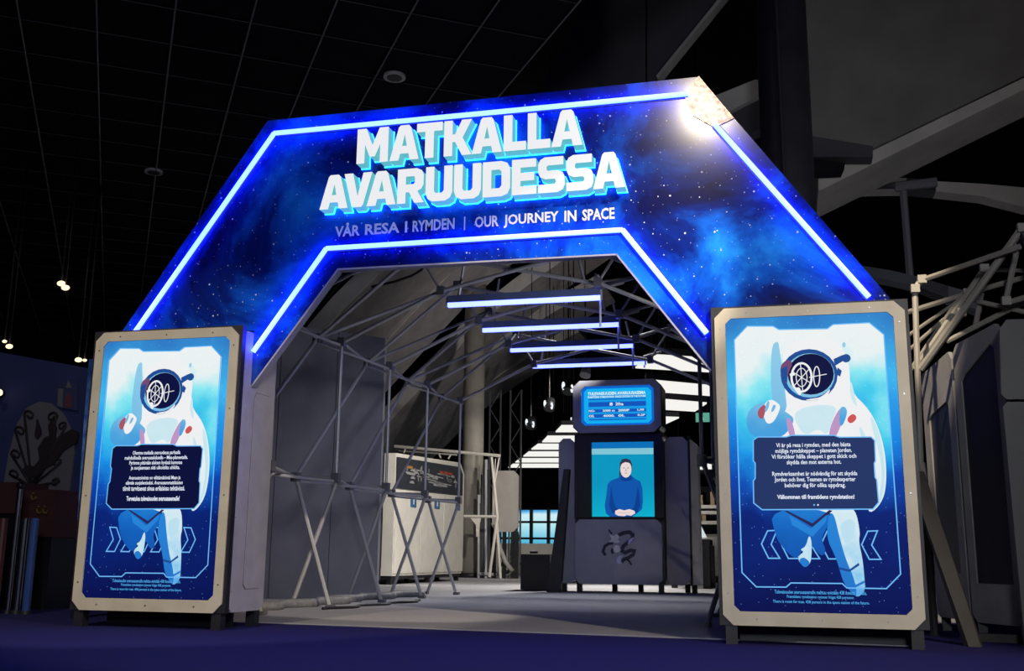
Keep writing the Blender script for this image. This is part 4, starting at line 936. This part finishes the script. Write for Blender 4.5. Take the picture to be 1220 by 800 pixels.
cabinet('narrow dark cabinet with slim window, left end of the row right of the kiosk', ((1097, 447, 745), (1132, 418, 752)), 8.75, 8.10, [(.18, .42), (.82, .42), (.82, 1.63), (.75, 1.66), (.25, 1.60), (.18, 1.57)])
cabinet('wide dark cabinet with tall black window, second in the row right of kiosk', ((1134, 412, 752), (1190, 384, 770)), 8.05, 7.55, [(.14, .36), (.86, .36), (.86, 1.93), (.78, 1.97), (.2, 1.80), (.14, 1.76)])
# third cabinet at the frame edge
t = thing('booth_cabinet', 'pale grey cabinet cut by the right edge, with chamfered upper panel', 'cabinet', (1.95, 7.4, 0))
Y3 = 7.25
P = lambda L_: [(at(a, b, Y=Y3).x, at(a, b, Y=Y3).z) for a, b in L_]
M_c3 = mat('booth_beige', (.17, .165, .15), (.14, .135, .125), 3, .6)
MB().xz([P([(1191,392),(1199,381),(1260,379),(1260,476),(1199,476),(1193,470)])], Y3, Y3+.05).build('upper_panel', M_c3, t)
MB().xz([P([(1195,485),(1200,479),(1260,479),(1260,775),(1222,775)])], Y3, Y3+.05).build('lower_panel', M_c3, t)
q = at(1192, 392, Y=Y3); MB().box(q.x+.24, q.x+.9, Y3+.051, Y3+.6, .0, q.z).build('body', M_black, t)
# leaning plank
a0, a1 = at(1091, 562, Y=7.75), at(1161, 771, Z=0)
mb = MB(); w = Vector((.055, 0, 0)); th = Vector((0, .04, 0))
pl = [a1-w+Vector((.02, -.02, 0)), a1+w+Vector((-.02, -.02, 0)), a1+w+th, a1-w+th]; pu = [a0-w, a0+w, a0+w+th, a0-w+th]
for L_ in (pl,):
    for v in L_: v.z = 0.0
tag(mb.hull(pl, pu).build('leaning_plank', mat('plank_dark', (.045, .042, .04), (.035, .032, .032), 8, .7)), 'dark grey plank leaning from the floor towards the right kiosk', 'plank')
p0, p1 = at(1163, 765, Z=0), at(1235, 768, Z=0)
tag(MB().hull([p0, p1, p1+Vector((0, .12, 0)), p0+Vector((0, .12, 0))], [v+Vector((0, 0, .05)) for v in (p0, p1, p1+Vector((0, .12, 0)), p0+Vector((0, .12, 0)))]).build('floor_batten', MATS['plank_dark']), 'dark batten lying on the floor in front of the booth cabinets', 'plank')

# ------------------------------------------------------------------ upper right: bulkhead, beams, rings
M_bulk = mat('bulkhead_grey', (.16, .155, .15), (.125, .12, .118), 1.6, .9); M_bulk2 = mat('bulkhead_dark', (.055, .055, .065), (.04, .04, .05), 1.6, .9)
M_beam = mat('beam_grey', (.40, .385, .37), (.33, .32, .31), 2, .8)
YU = 13.0
U = lambda L_, Y=YU: [(at(a, b, Y=Y).x, at(a, b, Y=Y).z) for a, b in L_]
bk = thing('bulkhead', 'large grey bulkhead panel high above the cabinets, upper right', 'bulkhead', at(1100, 100, Y=YU))
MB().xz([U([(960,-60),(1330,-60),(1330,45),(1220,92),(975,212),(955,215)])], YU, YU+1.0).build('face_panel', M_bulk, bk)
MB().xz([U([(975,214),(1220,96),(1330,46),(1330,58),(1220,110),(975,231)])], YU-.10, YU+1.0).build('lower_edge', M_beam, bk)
st = thing('stepped_ledge', 'dark stepped ledge under the big grey bulkhead beside the dark column', 'ledge', at(1000, 175, Y=12.6))
MB().xz([U([(955,160),(1040,174),(1040,187),(955,187)], 12.6)], 12.6, 12.85).build('step', M_bulk2, st); MB().xz([U([(955,187),(1007,194),(1003,203),(955,205)], 12.6)], 12.6, 12.85).build('step', M_dark, st)
bl = thing('bulkhead', 'dim sloping wall panel above the title, left of the dark column', 'bulkhead', at(760, 60, Y=15))
MB().xz([U([(640,110),(735,-60),(769,-60),(769,140),(620,140)], 15)], 15, 15.3).build('face_panel', M_bulk2, bl); MB().xz([U([(771,-60),(905,-60),(782,92),(771,140)], 15)], 15, 15.3).build('face_panel', M_bulk2, bl)
MB().xz([U([(905,-60),(910,-60),(784,95),(782,92)], 15)], 14.95, 15.2).build('edge_strip', M_beam, bl)
bm_ = thing('roof_beam', 'pale slanted roof beam just left of the dark column, behind the arch peak', 'beam', at(875, 115, Y=13))
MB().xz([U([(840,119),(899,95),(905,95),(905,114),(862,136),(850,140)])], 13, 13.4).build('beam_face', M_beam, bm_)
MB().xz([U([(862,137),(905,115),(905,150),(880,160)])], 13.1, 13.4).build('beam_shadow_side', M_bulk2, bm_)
def ring(label, L_, L2, Y, m=M_beam):
    t = thing('roof_ring', label, 'ring beam', at(*L_[0], Y=Y), 'curved ring beams')
    P0 = [at(a, b, Y=Y+.25*abs(i-len(L_)/2)) for i, (a, b) in enumerate(L_)]; P1 = [at(a, b, Y=Y+.25*abs(i-len(L_)/2)) for i, (a, b) in enumerate(L2)]
    for i in range(len(P0)-1):
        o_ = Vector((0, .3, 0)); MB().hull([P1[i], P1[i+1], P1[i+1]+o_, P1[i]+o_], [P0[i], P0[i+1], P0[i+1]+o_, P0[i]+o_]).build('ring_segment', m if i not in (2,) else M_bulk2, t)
ring('upper curved grey ring beam below the big bulkhead', [(975,222),(1030,213),(1080,212),(1115,216),(1170,219),(1225,224)], [(975,236),(1030,226),(1080,225),(1115,228),(1170,234),(1225,248)], 14.5)
ring('lower curved grey ring beam just above the right truss', [(1028,317),(1060,322),(1095,330),(1130,341),(1170,352)], [(1028,328),(1060,334),(1095,342),(1130,356),(1170,372)], 13.5, mat('beam_dim', (.12, .125, .15), None, 2, .8))
t = thing('drop_pole', 'thin dark pole hanging below the upper ring beam', 'pole', at(1078, 230, Y=14.3)); rod('pole', t, at(1085, 340, Y=14.3), at(1076, 228, Y=14.3), .05, M_hub)
rod('bracket', t, at(1066, 223, Y=14.3), at(1116, 217, Y=14.3), .07, M_hub)

# ------------------------------------------------------------------ dark left edge: mural wall, posts, boxes
YW = 9.0
mw = thing('mural_wall', 'dark blue mural wall with pale arch and scrollwork at the left edge', 'mural', (-7.2, YW, 0))
V = lambda L_, Y=YW: [(at(a, b, Y=Y).x, at(a, b, Y=Y).z) for a, b in L_]
M_mur = mat('mural_blue', (.022, .030, .13), (.016, .022, .10), 2, .8); M_mur2 = mat('mural_grey', (.12, .115, .135), (.10, .095, .11), 2, .8); M_scroll = mat('scroll_dark', (.014, .008, .012), None, 9, .7)
MB().xz([V([(-40,424),(0,420),(100,438),(110,440),(100,745),(-40,745)])], YW, YW+.1).build('wall_panel', M_mur, mw)
MB().xz([V([(6,575),(12,540),(22,505),(34,486),(48,479),(62,481),(76,492),(86,512),(90,540),(76,640),(62,690),(60,590),(30,585)])], YW-.02, YW-.001).build('pale_arch', M_mur2, mw)
def spiral(px0, py0, cx_, cy_, r, turn=1):
    L_ = [(px0, py0)]
    n = 16; a0 = math.atan2(py0-cy_, px0-cx_)
    L_ += [(cx_+turn*r*(1-.045*k)*math.cos(2.6+k*.55*turn), cy_+r*(1-.045*k)*math.sin(2.6*0+PI+k*.55)) for k in range(n)]
    return L_
for cx_, cy_, r, s_ in ((35, 495, 6, 1), (24, 514, 6, 1), (19, 542, 6, 1), (17, 566, 6, 1), (62, 497, 6, -1), (74, 508, 5, -1), (70, 530, 5, -1), (68, 552, 5, -1), (66, 575, 5, -1)):
    pts_ = [at(a, b, Y=YW-.03) for a, b in ([(38, 580)] + [(cx_-s_*r*(1-.05*k)*math.cos(k*.5), cy_-r*(1-.05*k)*math.sin(k*.5+.2)) for k in range(14)])]
    MB().tube(pts_, .012, 5).build('scroll', M_scroll, mw)
MB().xz([V([(30,560),(34,555),(44,556),(50,548),(48,535),(56,522),(62,520),(60,508),(66,498),(70,512),(68,524),(88,512),(96,516),(94,528),(78,538),(68,552),(56,560),(44,570),(34,568)])], YW-.04, YW-.021).build('bird_silhouette', M_scroll, mw)
MB().xz([V([(44,520),(47,500),(51,512),(52,518),(47,524)])], YW-.04, YW-.021).build('leaf_silhouette', M_scroll, mw)
hm = MB().xz([V([(68,462),(74,455),(94,457),(94,490),(70,486)])], YW-.03, YW-.001).build('painted_house', mat('house_blue', (.03, .04, .12), None, 9, .8), mw)
MB().xz([V([(72,464),(78,464),(77,486),(71,484)])], YW-.035, YW-.031).build('house_window', M_mur2, hm); MB().xz([V([(80,474),(84,469),(88,474),(88,486),(80,486)])], YW-.035, YW-.031).build('house_door', mat('door_red', (.12, .03, .05), None, 9, .8), hm); MB().xz([V([(81,463),(84,454),(88,463)])], YW-.035, YW-.031).build('house_gable', M_mur2, hm)
for i, (pl_, lbl) in enumerate((([(-10,575),(22,578),(20,612),(-10,612)], 'dark red box at the far left edge before the mural'), ([(30,584),(68,584),(62,640),(26,640)], 'dark red box with ochre curls before the mural arch'))):
    p_ = V(pl_, 8.4); z0_ = min(v for _, v in p_)
    t = thing('red_box', lbl, 'box', (sum(a for a, _ in p_)/4, 8.6, 0), 'red boxes')
    x0_, x1_ = min(a for a, _ in p_), max(a for a, _ in p_); zt_ = max(v for _, v in p_)
    MB().box(x0_, x1_, 8.4, 8.8, z0_, zt_).build('box_body', mat('box_red', (.055, .012, .014), (.04, .010, .012), 7, .7), t); MB().box(x0_+.03, x1_-.03, 8.43, 8.77, 0, z0_).build('pedestal', M_black, t)
    if i: 
        for k in range(3): MB().tube([at(40+7*k+3*math.cos(q_), 600+8*k-4*abs(k-1)*2+4*math.sin(q_), Y=8.39) for q_ in [j*.6 for j in range(9)]], .01, 5).build('curl', mat('ochre', (.16, .11, .02), None, 9, .7), t)
M_chr = mat('chrome', (.55, .56, .60), None, 5, .18, 1.0)
for k, (xa, ya_, xb, yb_, r) in enumerate(((24, 583, 8, 735, .022), (30.5, 618, 19, 722, .03), (42, 618, 30, 722, .033), (4, 618, -2, 735, .04))):
    zt_ = at(xa, ya_, Y=7.7).z; b0 = at((xa+xb)/2, 700, Y=7.7); xx = at(xa, ya_, Y=7.7).x
    t = thing('glossy_post', ['thin chrome post, tallest of the posts at the left edge', 'pale glossy post right of the tall chrome post', 'blue glossy post, rightmost at the left edge', 'reddish glossy post cut by the left edge'][k], 'post', (xx, 7.7, 0), 'posts at the left edge')
    m_ = [M_chr, M_chr, mat('post_blue', (.03, .07, .25), None, 5, .25), mat('post_red', (.12, .03, .03), None, 5, .3)][k]
    rod('pole', t, (xx, 7.7, .03), (xx, 7.7, zt_), r, m_, 12); rod('base', t, (xx, 7.7, 0), (xx, 7.7, .03), r*1.3, M_case, 16)
    if k == 0: MB().ball((xx, 7.7, zt_+.03), .035).build('finial', M_black, t, True)
bn = thing('banner_panel', 'slim glossy blue panel edge just left of the left kiosk', 'banner', (at(100, 500, Y=7.4).x, 7.4, 0))
p_ = V([(106,428),(111,428),(102,620),(92,620),(100,500)], 7.4); MB().xz([p_], 7.4, 7.44).build('panel', mat('banner_blue', (.02, .07, .32), (.10, .22, .55), 9, .3), bn)
MB().box(at(98, 620, Y=7.4).x-.03, at(98, 620, Y=7.4).x+.06, 7.405, 7.435, 0, at(98, 618, Y=7.4).z).build('stand', M_black, bn)
# small warm lamps far left
M_bulb = emit('bulb_warm', (1.0, .80, .50), 1.6)
for k, (px_, py_, r) in enumerate(((5.5, 407, .02), (11, 413, .03), (93.5, 429, .03), (101, 429.5, .018), (73, 338, .035), (78, 343, .035))):
    Y = 12.0; c = at(px_, py_, Y=Y); s_ = Y/9
    t = thing('small_lamp', ['upper of two tiny lamps at the far left above the mural', 'lower of two tiny lamps at the far left above the mural', 'brighter of two tiny lamps beside the left kiosk top', 'dimmer of two tiny lamps beside the left kiosk top', 'left of two tiny warm lamps high in the dark left', 'right of two tiny warm lamps high in the dark left'][k], 'lamp', c, 'tiny lamps in the dark')
    MB().ball(c, r*s_, 1.3, 1, .8).build('bulb', M_bulb, t, True); MB().tube([c+Vector((0, 0, r*s_*.6)), (c.x, c.y, 6.0)], .010, 6).build('stem', M_black, t)
t = thing('small_lamp', 'warm wall lamp at the left edge beside the mural', 'lamp', at(-1, 468, Y=8.9)); MB().ball(at(-1, 468, Y=8.85), .035).build('bulb', M_bulb, t, True); block('bracket', t, at(-1, 468, Y=8.93), (.04, .12, .04), M_case)
